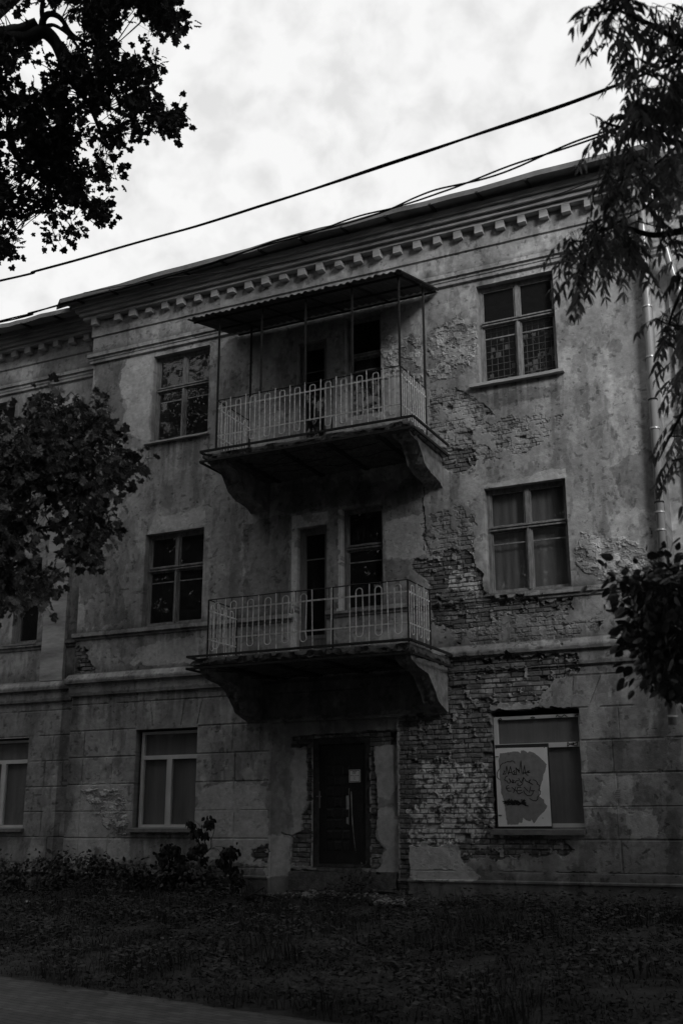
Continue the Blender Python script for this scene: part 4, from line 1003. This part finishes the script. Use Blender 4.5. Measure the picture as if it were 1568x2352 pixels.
def rubble():
    rg = np.random.RandomState(8); m = MB(); 
    for k in range(420):
        x = -4.1+rg.randn()*.75; y = -.12-abs(rg.randn())*.25; s = rg.uniform(.006, .032)*(1 if rg.rand() < .93 else 2)
        z = float(gh(np.array([x]), np.array([y]))[0])+s*.3
        V = rg.randn(8, 3)*s*.25+np.array([(a, b, c) for a in (-1, 1) for b in (-1, 1) for c in (-.6, .6)])*s*.5+[x, y, z]
        m.add(V, [(0, 1, 3, 2), (4, 6, 7, 5), (0, 4, 5, 1), (2, 3, 7, 6), (0, 2, 6, 4), (1, 5, 7, 3)])
    o = m.build('rubble', M['rubble'], None, loc=(-4.1, -.3, .7)); o['kind'] = 'stuff'; o['label'] = 'scattered crumbs of plaster and brick below the entrance door'
rubble()
def litter():
    rg = np.random.RandomState(77); n = 700; x = rg.uniform(-13, 3, n); y = rg.uniform(-9.5, -.2, n); z = np.where(edist(x, y) < 0, Z0+.022, gh(x, y)+.05)
    V, F, T = leaves(np.stack([x, y, z], -1), np.stack([rg.randn(n), rg.randn(n), .1*rg.randn(n)], -1), np.array([0, 0, 1.])+rg.randn(n, 3)*.15, rg.uniform(.03, .075, n), 'broad', rg.uniform(.5, 1.5, n))
    o = mesh_np('fallen_leaves', V, F, M['dryleaf'], None, loc=(-4, -5, Z0), tone=T); o['kind'] = 'stuff'; o['label'] = 'fallen leaves lying on the path and in the grass'
def stone(x, y, s, label, name='stone', cat='stone', flat=.45, m_=None, sx=1.6):
    rg = np.random.RandomState(int(abs(x*100))); z = float(gh(np.array([x]), np.array([y]))[0])
    V = []; n, k = 10, 6
    for i in range(k+1):
        t = math.pi*i/k
        for j in range(n):
            p = 2*math.pi*j/n; r = s*(1+rg.uniform(-.14, .14))
            V.append((x+sx*r*math.sin(t)*math.cos(p), y+r*math.sin(t)*math.sin(p), z+s*.15+flat*r*math.cos(t)))
    F = [(i*n+j, i*n+(j+1) % n, (i+1)*n+(j+1) % n, (i+1)*n+j) for i in range(k) for j in range(n)]
    m = MB(); m.add(V, F); tag(m.build(name, m_ or M['rubble'], None, loc=(x, y, z)), label, cat)
stone(-3.28, -.75, .15, 'flat pale stone lying in the grass right of the entrance door')
stone(-4.62, -.52, .07, 'fist-sized lump of plaster lying on the rubble below the door', 'plaster_lump', 'rubble')
stone(-8.75, -3.05, .07, 'small pale stone in the grass near the left end of the path')
stone(-9.1, -1.2, .045, 'tiny white scrap lying among the weeds at the far left', 'paper_scrap', 'litter', .5, M['white'], 1.0)

# ---------------------------------------------------------------- leaves
def leaf_shape(kind):
    if kind == 'maple':
        ang = [(-90, .12), (-62, .45), (-38, .66), (-14, .86), (2, .66), (22, .72), (38, .93), (54, .72), (72, .78), (90, 1.0), (108, .78), (126, .72), (142, .93), (158, .72), (178, .66), (194, .86), (218, .66), (242, .45)]
        P = [(r*math.cos(math.radians(a))*.5, r*math.sin(math.radians(a))*.5+.1) for a, r in ang]
        V = [(0, .05, 0)]+[(x, y, -.30*abs(x)**1.2-.22*y*y+(.05 if i % 2 else -.05)) for i, (x, y) in enumerate(P)]; n = len(P)
        return np.array(V), [(0, i+1, (i+1) % n+1) for i in range(n)]
    if kind == 'quad':
        return np.array([(0, 0, 0), (.5, .4, -.08), (.05, 1, -.1), (-.5, .5, .05)]), [(0, 1, 2), (0, 2, 3)]
    if kind == 'lance':
        V = [(0, 0, 0), (.10, .22, -.01), (.13, .45, -.03), (.07, .78, -.09), (0, 1, -.17), (-.07, .78, -.09), (-.13, .45, -.03), (-.10, .22, -.01), (0, .45, .03)]
        return np.array(V), [(8, i, (i+1) % 8) for i in range(8)]
    V = [(0, 0, 0), (.22, .12, -.02), (.33, .38, -.05), (.24, .70, -.08), (0, 1.0, -.14), (-.24, .70, -.08), (-.33, .38, -.05), (-.22, .12, -.02), (0, .42, .04)]
    return np.array(V), [(8, i, (i+1) % 8) for i in range(8)]
def rot_from(y, n):
    """frames: local y along `y`, local z near `n` (arrays m x 3)"""
    y = y/np.linalg.norm(y, axis=1, keepdims=True); x = np.cross(y, n); x /= np.linalg.norm(x, axis=1, keepdims=True)+1e-9
    z = np.cross(x, y); return np.stack([x, y, z], -1)
def leaves(pos, dirs, nrm, size, kind, tone):
    L, F = leaf_shape(kind); R = rot_from(dirs, nrm); n = len(pos)
    V = np.einsum('nij,kj->nki', R, L)*size[:, None, None]+pos[:, None, :]
    F = np.array(F)[None]+(np.arange(n)*len(L))[:, None, None]
    return V.reshape(-1, 3), F.reshape(-1, 3), np.repeat(tone, len(L))
def unseen(P, margin=40):
    """points that lie outside the field of view (trees beside and above the viewer)"""
    d = P-CAM; x = d@rgt; y = d@upv; z = d@fwd; z2 = np.where(z > .3, z, 1)
    u = 784+FPX*x/z2; v = 1176-FPX*y/z2
    ds = np.linalg.norm(d, axis=1); margin = np.where(ds < 7, 480, np.where(ds < 13, 260, margin))
    return (ds > 4.5) & ((z < .3) | (u < -margin) | (u > 1568+margin) | (v < -margin) | (v > 2352+margin))
def sample_poly(poly, n, rg, gaps=(), thr=.0, ns=.02, seed=0, er=0):
    P = np.array(poly, float); a, b = P.min(0), P.max(0); out = []; tries = 0
    while len(out) < n:
        tries += 1
        if tries > 400: er = er*.7; tries = 0
        q = rg.uniform(a, b, (n*2, 2)); ok = inpoly(q[:, 0], q[:, 1], poly)
        if er:
            for ox, oy in ((er, 0), (-er, 0), (0, er), (0, -er)): ok &= inpoly(q[:, 0]+ox, q[:, 1]+oy, poly)
        for g in gaps:
            for ox, oy in ((0, 0), (11, 0), (-11, 0), (0, 11), (0, -11)): ok &= ~inpoly(q[:, 0]+ox, q[:, 1]+oy, g)
        if thr > 0: ok &= fbm(q[:, 0], q[:, 1], ns, 3, seed, .5) > thr
        out += list(q[ok])
    return np.array(out[:n])
def crown(parent, polys, dist, dspread, kind, size, per, spread, material, limbs, seed, droop=.3, twig=.004, thr=.42, ns=.02, gaps=(), extra=None, nlim=.6, tonev=(.5, 1.5), er=0):
    """sprays of leaves on twigs, spread through the depth of the crown"""
    rg = np.random.RandomState(seed); allp = []; tw = MB(); VV = []; FF = []; TT = []; nv = 0
    LP = np.array([p for l in limbs for p in smooth(l, 5)])
    for poly, ncl in polys:
        q = sample_poly(poly, ncl, rg, gaps, thr, ns, seed, er)
        D = dist+rg.uniform(-dspread, dspread, len(q))
        C = np.array([at(u, v, d) for (u, v), d in zip(q, D)])
        for c in C:
            k = np.argmin(np.linalg.norm(LP-c, axis=1)); a = LP[k]; L = np.linalg.norm(a-c)
            if L > nlim: a = c+(a-c)/L*nlim
            mid = (a+c)/2+rg.randn(3)*.04+np.array([0, 0, .05]); tw.tube([a, mid, c], [twig*1.6, twig*1.2, twig*.6], 4, cap=False)
            if kind == 'lance':        # compound leaves: leaflets in pairs on drooping stalks
                for s in range(per):
                    az = rg.uniform(0, 6.28); o = c+rg.randn(3)*spread; Ls = rg.uniform(.16, .28)
                    d0 = np.array([math.cos(az), math.sin(az), -.1-droop*rg.rand()]); d0 /= np.linalg.norm(d0); pts = []
                    m_ = 5
                    p = o.copy(); d = d0.copy(); P_ = []; Dd = []; 
                    tw_pts = [c, o]
                    for i in range(m_):
                        p = p+d*Ls/m_; d = d+np.array([0, 0, -.16]); d /= np.linalg.norm(d); tw_pts.append(p.copy())
                        sd_ = np.cross(d, [0, 0, 1]); sd_ /= np.linalg.norm(sd_)+1e-9
                        for sg in (-1, 1):
                            dd = sd_*sg*.75+d*.6+np.array([0, 0, -.45-.4*rg.rand()]); P_.append(p.copy()); Dd.append(dd)
                    P_.append(p); Dd.append(d+np.array([0, 0, -.3]))
                    P_ = np.array(P_); Dd = np.array(Dd)+rg.randn(len(P_), 3)*.12; nn = np.array([0, 0, 1.])+rg.randn(len(P_), 3)*.45
                    sz = size*rg.uniform(.7, 1.2, len(P_)); T = np.full(len(P_), rg.uniform(*tonev))*rg.uniform(.8, 1.2, len(P_))
                    V, F, T = leaves(P_, Dd, nn, sz, 'lance', T); VV.append(V); FF.append(F+nv); TT.append(T); nv += len(V)
                    tw.tube(tw_pts, .0018, 3, cap=False)
            else:
                o = c+rg.randn(per, 3)*spread; d = (o-c)+rg.randn(per, 3)*.05; d[:, 2] -= droop*.12
                nn = np.array([0, -.25, .7])+rg.randn(per, 3)*.75
                sz = size*rg.uniform(.6, 1.15, per); T = rg.uniform(*tonev, per)*rg.choice([1, 1, 1, 2.2], per)
                V, F, T = leaves(o, d, nn, sz, kind, T); VV.append(V); FF.append(F+nv); TT.append(T); nv += len(V)
                for p in o[:per//2]: tw.tube([c, p], .0018, 3, cap=False)
    o = mesh_np('crown', np.concatenate(VV), np.concatenate(FF), material, parent, tone=np.concatenate(TT))
    tw.build('twigs', M['bark'], parent)
    return o
def limbs3(L, dist, wob=0):
    return [[at(u, v, dist+dd) for (u, v, dd) in l] for l in L]
def trunk_mesh(parent, base, top, r0, r1, limbs, radii, seed, mat_='bark', extra_r=None):
    m = MB(); rg = np.random.RandomState(seed)
    if base is not None:
        P = [np.array(base)+(np.array(top)-np.array(base))*t+np.append(rg.randn(2)*.05*(0 < t < 1), 0) for t in np.linspace(0, 1, 9)]
        m.tube(P, list(np.linspace(r0*1.25, r1, 9)), 12)
    for l, (a, b) in zip(limbs, radii):
        Q = smooth(l, 5); m.tube(Q, list(np.linspace(a, b, len(Q))), 8)
    return m.build('trunk', M[mat_], parent, smooth=True)

litter()
# ---------------------------------------------------------------- trees in view
def g0(x, y): return float(gh(np.array([x]), np.array([y]))[0])
# A: tall maple whose branches hang in at the upper left
D1 = 12.5
b1 = at(-420, 1500, D1); b1 = np.array([b1[0], b1[1], g0(b1[0], b1[1])]); t1 = at(-430, -200, D1)
t1 = np.array([b1[0], b1[1], t1[2]])
LM = [[(-430, 330, 0), (-200, 200, 0), (0, 84, 0), (50, 66, 0), (84, 48, 0)],
      [(-430, 400, 0), (-200, 210, 0), (0, 97, 0), (60, 88, 0), (97, 72, 0), (125, 93, 0), (141, 130, -.1), (150, 170, -.2), (175, 200, -.3), (210, 250, -.4), (240, 330, -.4)],
      [(97, 72, 0), (100, 45, 0), (115, 32, 0), (140, 42, 0), (165, 78, 0), (200, 100, 0), (240, 128, 0)],
      [(100, 62, 0), (125, 58, .1), (160, 82, .1), (190, 120, .1), (225, 145, .2)], [(100, 45, 0), (97, 20, 0), (105, -40, 0)],
      [(-430, 700, 0), (-150, 420, 0), (0, 310, 0), (40, 360, 0), (75, 400, .1), (110, 425, .1)],
      [(150, 170, -.2), (130, 260, -.2), (150, 380, -.3), (120, 470, -.3)], [(240, 128, 0), (300, 200, .2), (360, 275, .2), (400, 278, .2)], [(105, -40, 0), (250, -60, .3), (330, 20, .3), (390, 60, .3)]]
ta = thing('maple_tree', 'tall maple with its lobed leaves hanging dark against the sky at the upper left', 'tree', tuple(b1))
lm = limbs3(LM, D1); trunk_mesh(ta, b1, t1, .26, .16, lm, [(.10, .035), (.11, .014), (.04, .012), (.022, .007), (.03, .02), (.07, .012), (.03, .008), (.012, .004), (.025, .006)], 1)
poly1 = [(-60, -60), (420, -60), (415, 0), (422, 45), (400, 60), (385, 92), (350, 92), (342, 125), (366, 142), (362, 200), (325, 205), (352, 238), (352, 258), (325, 300), (270, 320), (262, 345), (275, 398), (245, 425), (205, 440), (215, 470), (180, 520), (178, 540), (145, 558), (100, 562), (60, 555), (15, 575), (-60, 590)]
g1 = [[(0, 22), (66, 26), (78, 0), (128, 0), (140, 20), (195, 72), (200, 90), (245, 110), (240, 125), (200, 135), (170, 108), (130, 116), (100, 78), (0, 78)],
      [(95, 90), (140, 108), (150, 130), (120, 150), (90, 130)], [(15, 180), (80, 175), (75, 215), (25, 212)], [(35, 312), (62, 312), (66, 345), (45, 350)], [(8, 395), (60, 392), (108, 400), (105, 430), (60, 432), (15, 420)],
      [(15, 488), (40, 490), (48, 535), (25, 540)], [(283, 118), (310, 122), (308, 148), (284, 145)], [(95, 255), (130, 262), (118, 290), (98, 285)]]
polyB = [[(330, 280), (350, 262), (415, 264), (412, 282), (375, 300), (335, 298)], [(202, 455), (248, 468), (250, 490), (218, 498), (200, 475)]]
polyC = [(335, -20), (415, -10), (420, 45), (395, 65), (360, 40)]
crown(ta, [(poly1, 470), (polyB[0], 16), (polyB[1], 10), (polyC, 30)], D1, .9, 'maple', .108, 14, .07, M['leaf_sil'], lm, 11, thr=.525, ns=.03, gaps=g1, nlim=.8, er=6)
# unseen upper part of the same maple, placed to shade the left wall
rg = np.random.RandomState(31); C = np.array([[-3.6, -6.6, 13.4]])+rg.randn(44, 3)*np.array([1.7, 1.0, 1.1])
k = rg.randint(0, len(C), 16000); P = C[k]+rg.randn(16000, 3)*.35; P = P[unseen(P, 60)]; n_ = len(P)
V, F, T = leaves(P, rg.randn(n_, 3), np.array([0, 0, 1.])+rg.randn(n_, 3)*.5, rg.uniform(.16, .28, n_), 'quad', rg.uniform(.5, 1.5, n_))
mesh_np('upper_shade_crown', V, F, M['leaf_sil'], ta, tone=T)
C = C[unseen(C, 100) & (C[:, 2] > 13)]
m = MB()
for c in C[:12]: m.tube([t1, (t1+c)/2+np.array([0, 0, .4]), c], [.09, .06, .02], 6)
m.build('upper_limbs', M['bark'], ta)
# B: young maple at the middle left, nearer
D2 = 8.6
b2_ = at(-260, 1900, D2); b2_ = np.array([b2_[0], b2_[1], g0(b2_[0], b2_[1])]); t2_ = np.array([b2_[0], b2_[1], at(-260, 700, D2)[2]])
LM = [[(-260, 1400, 0), (-100, 1180, 0), (60, 1090, -.1), (160, 1020, -.1), (225, 960, -.2)], [(-260, 1500, 0), (-80, 1280, 0), (40, 1230, .1), (120, 1210, .1), (200, 1230, .1)],
      [(-100, 1180, 0), (60, 1130, .1), (180, 1090, .2), (270, 1060, .2)], [(-80, 1280, 0), (20, 1310, 0), (110, 1330, 0)], [(-260, 1300, 0), (-60, 1050, .2), (60, 960, .2), (120, 945, .2)], [(60, 1130, .1), (130, 1060, 0), (240, 1005, 0)]]
tb = thing('maple_tree', 'nearer maple with large glossy lobed leaves in front of the left end of the house', 'tree', tuple(b2_))
lm = limbs3(LM, D2); trunk_mesh(tb, b2_, t2_, .16, .07, lm, [(.03, .005), (.025, .004), (.012, .003), (.012, .003), (.02, .004), (.008, .003)], 2)
poly2 = [(-60, 975), (30, 950), (95, 930), (150, 955), (180, 950), (240, 985), (250, 1010), (225, 1045), (215, 1110), (210, 1150), (215, 1185), (180, 1210), (140, 1225), (95, 1215), (60, 1240), (30, 1270), (-60, 1290)]
cl2 = [([(195, 928), (250, 935), (255, 985), (205, 985)], 9), ([(95, 922), (130, 922), (130, 950), (95, 950)], 5), ([(245, 1020), (300, 1040), (318, 1085), (270, 1090), (240, 1060)], 14), ([(215, 1090), (270, 1105), (262, 1130), (220, 1135)], 7),
       ([(180, 1180), (258, 1188), (258, 1215), (215, 1235), (180, 1230)], 12), ([(150, 1225), (215, 1245), (195, 1275), (155, 1260)], 9), ([(-40, 1300), (60, 1300), (145, 1325), (145, 1350), (100, 1355), (105, 1378), (30, 1375), (-40, 1375)], 34), ([(-40, 1230), (40, 1230), (60, 1260), (-40, 1300)], 10)]
crown(tb, [(poly2, 140)]+cl2, D2, .55, 'maple', .108, 11, .078, M['leaf'], lm, 12, thr=.35, ns=.02, nlim=.5, droop=.8, tonev=(.3, 1.8), er=10)
# C: tree with drooping compound leaves at the right
D3 = 7.2
b3_ = at(1950, 1900, D3); b3_ = np.array([b3_[0], b3_[1], g0(b3_[0], b3_[1])]); t3_ = np.array([b3_[0], b3_[1], at(1950, -300, D3)[2]])
LM = [[(1950, 900, 0), (1760, 600, 0), (1620, 530, 0), (1500, 540, 0), (1420, 520, -.1), (1340, 540, -.2)], [(1950, 500, 0), (1750, 200, 0), (1600, 120, 0), (1500, 60, 0), (1410, 20, 0)], [(1950, 700, 0), (1700, 380, 0), (1560, 330, 0), (1450, 300, .1), (1380, 280, .1)],
      [(1950, 1200, 0), (1750, 980, 0), (1620, 900, 0), (1560, 960, 0), (1510, 1060, 0)], [(1950, 1000, 0), (1720, 720, 0), (1600, 640, 0), (1550, 700, 0), (1530, 770, 0)], [(1560, 330, 0), (1500, 380, 0), (1430, 420, 0)], [(1740, 970, .2), (1640, 1020, .2), (1570, 1120, .2)]]
tc_ = thing('ash_tree', 'tree with drooping narrow leaflets covering the upper right corner and the downpipe', 'tree', tuple(b3_))
lm = limbs3(LM, D3); trunk_mesh(tc_, b3_, t3_, .2, .1, lm, [(.04, .004), (.04, .006), (.04, .004), (.03, .004), (.03, .004), (.01, .003), (.012, .003)], 3)
pa = [(1345, 0), (1375, -30), (1640, -60), (1640, 470), (1568, 480), (1500, 470), (1440, 440), (1375, 420), (1400, 345), (1385, 310), (1430, 240), (1405, 180), (1410, 100), (1375, 60)]
crown(tc_, [(pa, 40), ([(1600, 0), (1500, 20), (1440, 130), (1450, 330), (1600, 460)], 15), ([(1340, 0), (1430, 5), (1420, 70), (1385, 55)], 9), ([(1365, 262), (1420, 275), (1410, 310), (1375, 305)], 3), ([(1350, 380), (1450, 350), (1568, 380), (1568, 470), (1470, 470), (1400, 440), (1370, 420)], 12),
            ([(1290, 530), (1360, 500), (1430, 505), (1500, 545), (1500, 590), (1440, 590), (1380, 580), (1340, 600), (1320, 620), (1300, 570)], 19), ([(1310, 580), (1370, 580), (1350, 640), (1330, 650)], 6), ([(1500, 480), (1640, 470), (1640, 720), (1560, 740), (1540, 640), (1505, 600)], 9), ([(1505, 680), (1560, 700), (1568, 790), (1510, 780)], 8),
            ([(1545, 800), (1640, 800), (1640, 900), (1560, 900)], 8), ([(1505, 900), (1560, 880), (1640, 880), (1640, 1150), (1560, 1160), (1520, 1100), (1490, 1040), (1510, 980)], 14)],
      D3, .8, 'lance', .085, 3, .05, M['leaf_ash'], lm, 15, thr=.48, ns=.03, nlim=.45, droop=1.0, tonev=(.5, 2.1), er=18, gaps=[[(1470, 480), (1500, 480), (1500, 560), (1535, 600), (1545, 790), (1490, 790)]])
# D: broad-leaved shrub branches at the lower right
D4 = 7.0
b4_ = at(1900, 2350, D4); b4_ = np.array([b4_[0], b4_[1], g0(b4_[0], b4_[1])])
LM = [[(1900, 2350, 0), (1850, 1800, 0), (1700, 1520, 0), (1580, 1440, 0), (1480, 1380, 0), (1410, 1330, 0)], [(1700, 1520, 0), (1620, 1500, 0), (1520, 1500, 0), (1450, 1490, 0)], [(1700, 1520, 0), (1640, 1560, 0), (1560, 1570, 0)], [(1850, 1800, 0), (1750, 1400, .2), (1660, 1330, .2), (1560, 1320, .2)]]
td = thing('broadleaf_shrub', 'dark shrub with broad pointed leaves reaching in below the downpipe at the right edge', 'shrub', tuple(b4_))
lm = limbs3(LM, D4)
trunk_mesh(td, None, None, 0, 0, lm, [(.04, .004), (.015, .003), (.012, .003), (.02, .004)], 4)
crown(td, [([(1400, 1335), (1480, 1320), (1560, 1310), (1640, 1300), (1640, 1570), (1560, 1570), (1510, 1540), (1480, 1440), (1460, 1400), (1400, 1370)], 150), ([(1440, 1470), (1500, 1450), (1500, 1540), (1480, 1530)], 14), ([(1490, 1540), (1568, 1550), (1568, 1600), (1540, 1570), (1500, 1590)], 8)],
      D4, .5, 'broad', .078, 9, .075, M['leaf_low'], lm, 14, thr=.33, ns=.02, nlim=.4, droop=.9, tonev=(.4, 1.6))

# ---------------------------------------------------------------- low plants by the wall
def shrub(name, label, x, y, w, h, n, kind, size, seed, mat_='leaf_low', stems=6, cat='shrub', group=None):
    rg = np.random.RandomState(seed); z = g0(x, y); t = thing(name, label, cat, (x, y, z), group)
    m = MB(); P = []; Dd = []
    for s in range(stems):
        a = rg.uniform(0, 6.28); l = rg.uniform(.5, 1)*h; e = np.array([x+w*rg.uniform(-.5, .5), y+rg.uniform(-.12, .12), z+l])
        b = np.array([x+w*.3*rg.uniform(-1, 1), y, z-.02]); mid = (b+e)/2+rg.randn(3)*.05
        st = smooth([b, mid, e], 5); m.tube(st, list(np.linspace(.008, .003, len(st))), 5)
        for k in range(n//stems):
            q = st[min(len(st)-1, int(len(st)*(.25+.75*rg.rand())))]; o = q+rg.randn(3)*np.array([.07, .06, .06]); o[2] = max(o[2], z+.02); P.append(o); Dd.append(o-q+np.array([0, 0, -.05]))
    m.build('stems', M['bark'], t)
    P = np.array(P); Dd = np.array(Dd)+rg.randn(len(P), 3)*.03; nn = np.array([0, -.3, .8])+rg.randn(len(P), 3)*.5
    V, F, T = leaves(P, Dd, nn, size*rg.uniform(.6, 1.2, len(P)), kind, rg.uniform(.4, 1.6, len(P)))
    mesh_np('foliage', V, F, M[mat_], t, tone=T); return t
rgx = random.Random(21)
wl = ['dark leafy weed at the wall foot at the far left edge', 'dark leafy weed left of the blank corner of the bay', 'bushy weed in the corner where the wing meets the bay', 'tall weed with a drooping tip right of the bay corner', 'bushy weed below the plaster left of the white framed window',
      'low weed under the left part of the white framed window', 'weed under the middle of the white framed window', 'low weed left of the forked bare sapling', 'weed at the foot of the forked bare sapling', 'low weed right of the forked bare sapling']
for i, (q, hh, ww, yy) in enumerate([(-11.3, .62, .8, .1), (-10.5, .55, .7, .1), (-9.75, .60, .7, 0), (-9.05, .62, .6, -.45), (-8.55, .50, .6, -.4), (-8.15, .42, .6, -.45), (-7.75, .38, .6, -.4), (-7.4, .40, .6, -.35), (-6.95, .38, .5, -.35), (-6.5, .34, .5, -.35)]):
    shrub('weed', wl[i], q, yy, ww, hh, 420, 'broad', .075, 40+i, 'leaf_low', 9, 'weed', 'weeds along the foot of the wall')
shrub('weed', 'tuft of dark leaves growing on the step below the entrance door', -4.05, -.25, .38, .34, 160, 'broad', .06, 60, 'leaf_low', 8, 'weed')
# forked sapling with withered leaves
sp_ = thing('withered_sapling', 'forked bare sapling with bunches of withered leaves below the left white framed window', 'sapling', (-6.75, -.45, g0(-6.75, -.45)))
K = lambda x, y: ((600+x/3.136)*.6125, (3000+y/3.136)*.6125)
def onp(x, y, Y=-.42):
    u, v = K(x, y); p = at(u, v, 1.0)-CAM; t = (Y-CAM[1])/p[1]; return CAM+p*t
m = MB(); BR_ = [([(610, 1230), (560, 1080), (530, 960), (470, 850), (455, 750), (500, 660), (560, 600), (605, 560)], .020, .011), ([(605, 560), (605, 470), (635, 380), (645, 300), (620, 240)], .010, .004), ([(605, 470), (560, 400), (520, 350)], .008, .003),
     ([(595, 575), (670, 575), (710, 620), (740, 660)], .009, .003), ([(620, 565), (680, 545), (760, 555), (850, 560)], .007, .003), ([(480, 660), (380, 645), (290, 625), (270, 560), (190, 500), (60, 460)], .009, .003), ([(500, 340), (440, 270), (380, 220)], .006, .002)]
for L, a, b in BR_:
    Q = smooth([onp(*p) for p in L], 4); m.tube(Q, list(np.linspace(a, b, len(Q))), 6)
m.build('stem', M['paletwig'], sp_, smooth=True)
rg = np.random.RandomState(5); P = []; Dd = []
for cx, cy, r, n in ((580, 260, 60, 60), (430, 370, 60, 70), (530, 390, 40, 30), (335, 255, 28, 22), (480, 560, 70, 80), (400, 620, 60, 50), (850, 600, 70, 80), (780, 620, 60, 60), (740, 730, 60, 60), (510, 700, 30, 26), (230, 700, 90, 90), (180, 580, 60, 50), (60, 600, 70, 70), (870, 850, 70, 60), (900, 960, 70, 60), (280, 850, 80, 70), (30, 700, 50, 40)):
    for k in range(n):
        o = onp(cx+rg.randn()*r*.5, cy+rg.randn()*r*.55, -.42+rg.uniform(-.12, .12)); P.append(o); Dd.append([rg.randn()*.5, rg.randn()*.5, -1])
P = np.array(P); V, F, T = leaves(P, np.array(Dd), np.array([0, -1., .2])+rg.randn(len(P), 3)*.6, rg.uniform(.05, .10, len(P)), 'broad', rg.uniform(.4, 1.6, len(P)))
mesh_np('withered_leaves', V, F, M['leaf_dry'], sp_, tone=T)
m = MB()
GLp = lambda x, y, Y: (lambda p: CAM+p*((Y-CAM[1])/p[1]))(at(.5*x, 1776+.5*y, 1.0)-CAM)
for L, a, b in (([(880, 670), (960, 630), (1060, 605), (1120, 580), (1165, 552), (1215, 524)], .018, .012), ([(1165, 555), (1240, 565), (1330, 592), (1420, 585), (1500, 565), (1568, 570)], .012, .007), ([(1420, 585), (1480, 570), (1530, 545)], .006, .003)):
    Q = smooth([GLp(x, y, -.72) for x, y in L], 4); m.tube(Q, list(np.linspace(a, b, len(Q))), 6)
tag(m.build('fallen_branch', M['bark'], None, loc=tuple(GLp(1060, 605, -.72)), smooth=True), 'dark fallen branch with a pale broken end lying below the entrance door', 'branch')
# ---------------------------------------------------------------- unseen trees: some show in the panes, others are added for shade
def unseen_tree(x, y, h, r, n, label, seed, low=.3):
    rg = np.random.RandomState(seed); t = thing('unseen_tree', label, 'tree', (x, y, Z0), 'trees across the path')
    m = MB(); m.tube([(x, y, Z0-.1), (x+.1, y, Z0+h*.3), (x, y+.1, Z0+h*.75)], [.3, .22, .08], 10)
    cz = Z0+h*(low+(1-low)/2); C = []
    for k in range(34):
        d = rg.randn(3); d /= np.linalg.norm(d); C.append(np.array([x, y, cz])+d*np.array([r, r, h*(1-low)/2])*rg.uniform(.35, .95))
    for c in C[:10]:
        if unseen(np.array([c]), 150)[0]: m.tube([(x, y, Z0+h*.35), (np.array([x, y, Z0+h*.35])+c)/2+[0, 0, .3], c], [.08, .05, .02], 6)
    m.build('trunk', M['bark'], t)
    C = np.array(C); k = rg.randint(0, len(C), n); P = C[k]+rg.randn(n, 3)*r*.24; P = P[unseen(P) & (P[:, 2] > Z0+.3)]; n = len(P)
    V, F, T = leaves(P, rg.randn(n, 3), np.array([0, 0, 1.])+rg.randn(n, 3)*.6, rg.uniform(.2, .36, n), 'quad', rg.uniform(.5, 1.5, n))
    mesh_np('crown', V, F, M['leaf_sil'], t, tone=T)
UNSEEN_TREES = [(-19.5, -18, 23, 6.0), (-9, -24, 22, 5.6), (-2.5, -25, 19.5, 5.4), (4.5, -25, 16, 4.8), (-24, -11, 20, 5.4), (-27, -24, 24, 6.5), (-7, -34, 26, 7), (9.5, -32, 18, 5.5), (7.6, -5.5, 7.8, 2.8), (-10.5, -9.5, 14, 3.2), (3.0, -11.3, 16.4, 5.0), (10.5, -13, 12.0, 4.2), (15, -19, 12, 4.5), (21, -25, 13, 5), (11.5, -22, 11, 4)]
PL = ['unseen tree '+q for q in ('left of the viewer across the path', 'behind the viewer, left of the tallest one', 'straight behind the viewer', 'behind the viewer to the right', 'at the far left beyond the maples', 'farthest tree at the left behind the viewer', 'tallest one, farthest behind the viewer', 'farthest tree at the right behind the viewer', 'on the lawn right of the house front', 'on the lawn beyond the left edge of the view', 'spreading over the path above the viewer', 'right of the viewer over the path', 'right behind the viewer', 'farther right behind the viewer', 'low one right behind the viewer')]
for i, (x, y, h, r) in enumerate(UNSEEN_TREES): unseen_tree(x, y, h, r, 14000 if i < 8 or i > 11 else (17000 if i == 10 else 7000), PL[i], 70+i, -.02 if i < 8 or i > 11 else .25)

def unseen_treeline():  # added to hide the low sky from the panes and lower walls
    rg = np.random.RandomState(99); n = 26000; t = rg.rand(n)
    x = np.where(t < .75, -75+150*rg.rand(n), -45+rg.randn(n)*1.5); y = np.where(t < .75, -46+rg.randn(n)*1.5, -46+60*rg.rand(n))
    top = 4.5+3.5*fbm(x, y, .12, 3, 400); z = Z0+top*rg.rand(n)
    V, F, T = leaves(np.stack([x, y, z], -1), rg.randn(n, 3), rg.randn(n, 3), rg.uniform(.9, 1.7, n), 'quad', rg.uniform(.5, 1.5, n))
    o = mesh_np('unseen_treeline', V, F, M['leaf_sil'], None, loc=(0, -46, Z0), tone=T); o['kind'] = 'stuff'; o['label'] = 'unseen distant belt of trees added behind the viewer to darken the low sky'
unseen_treeline()
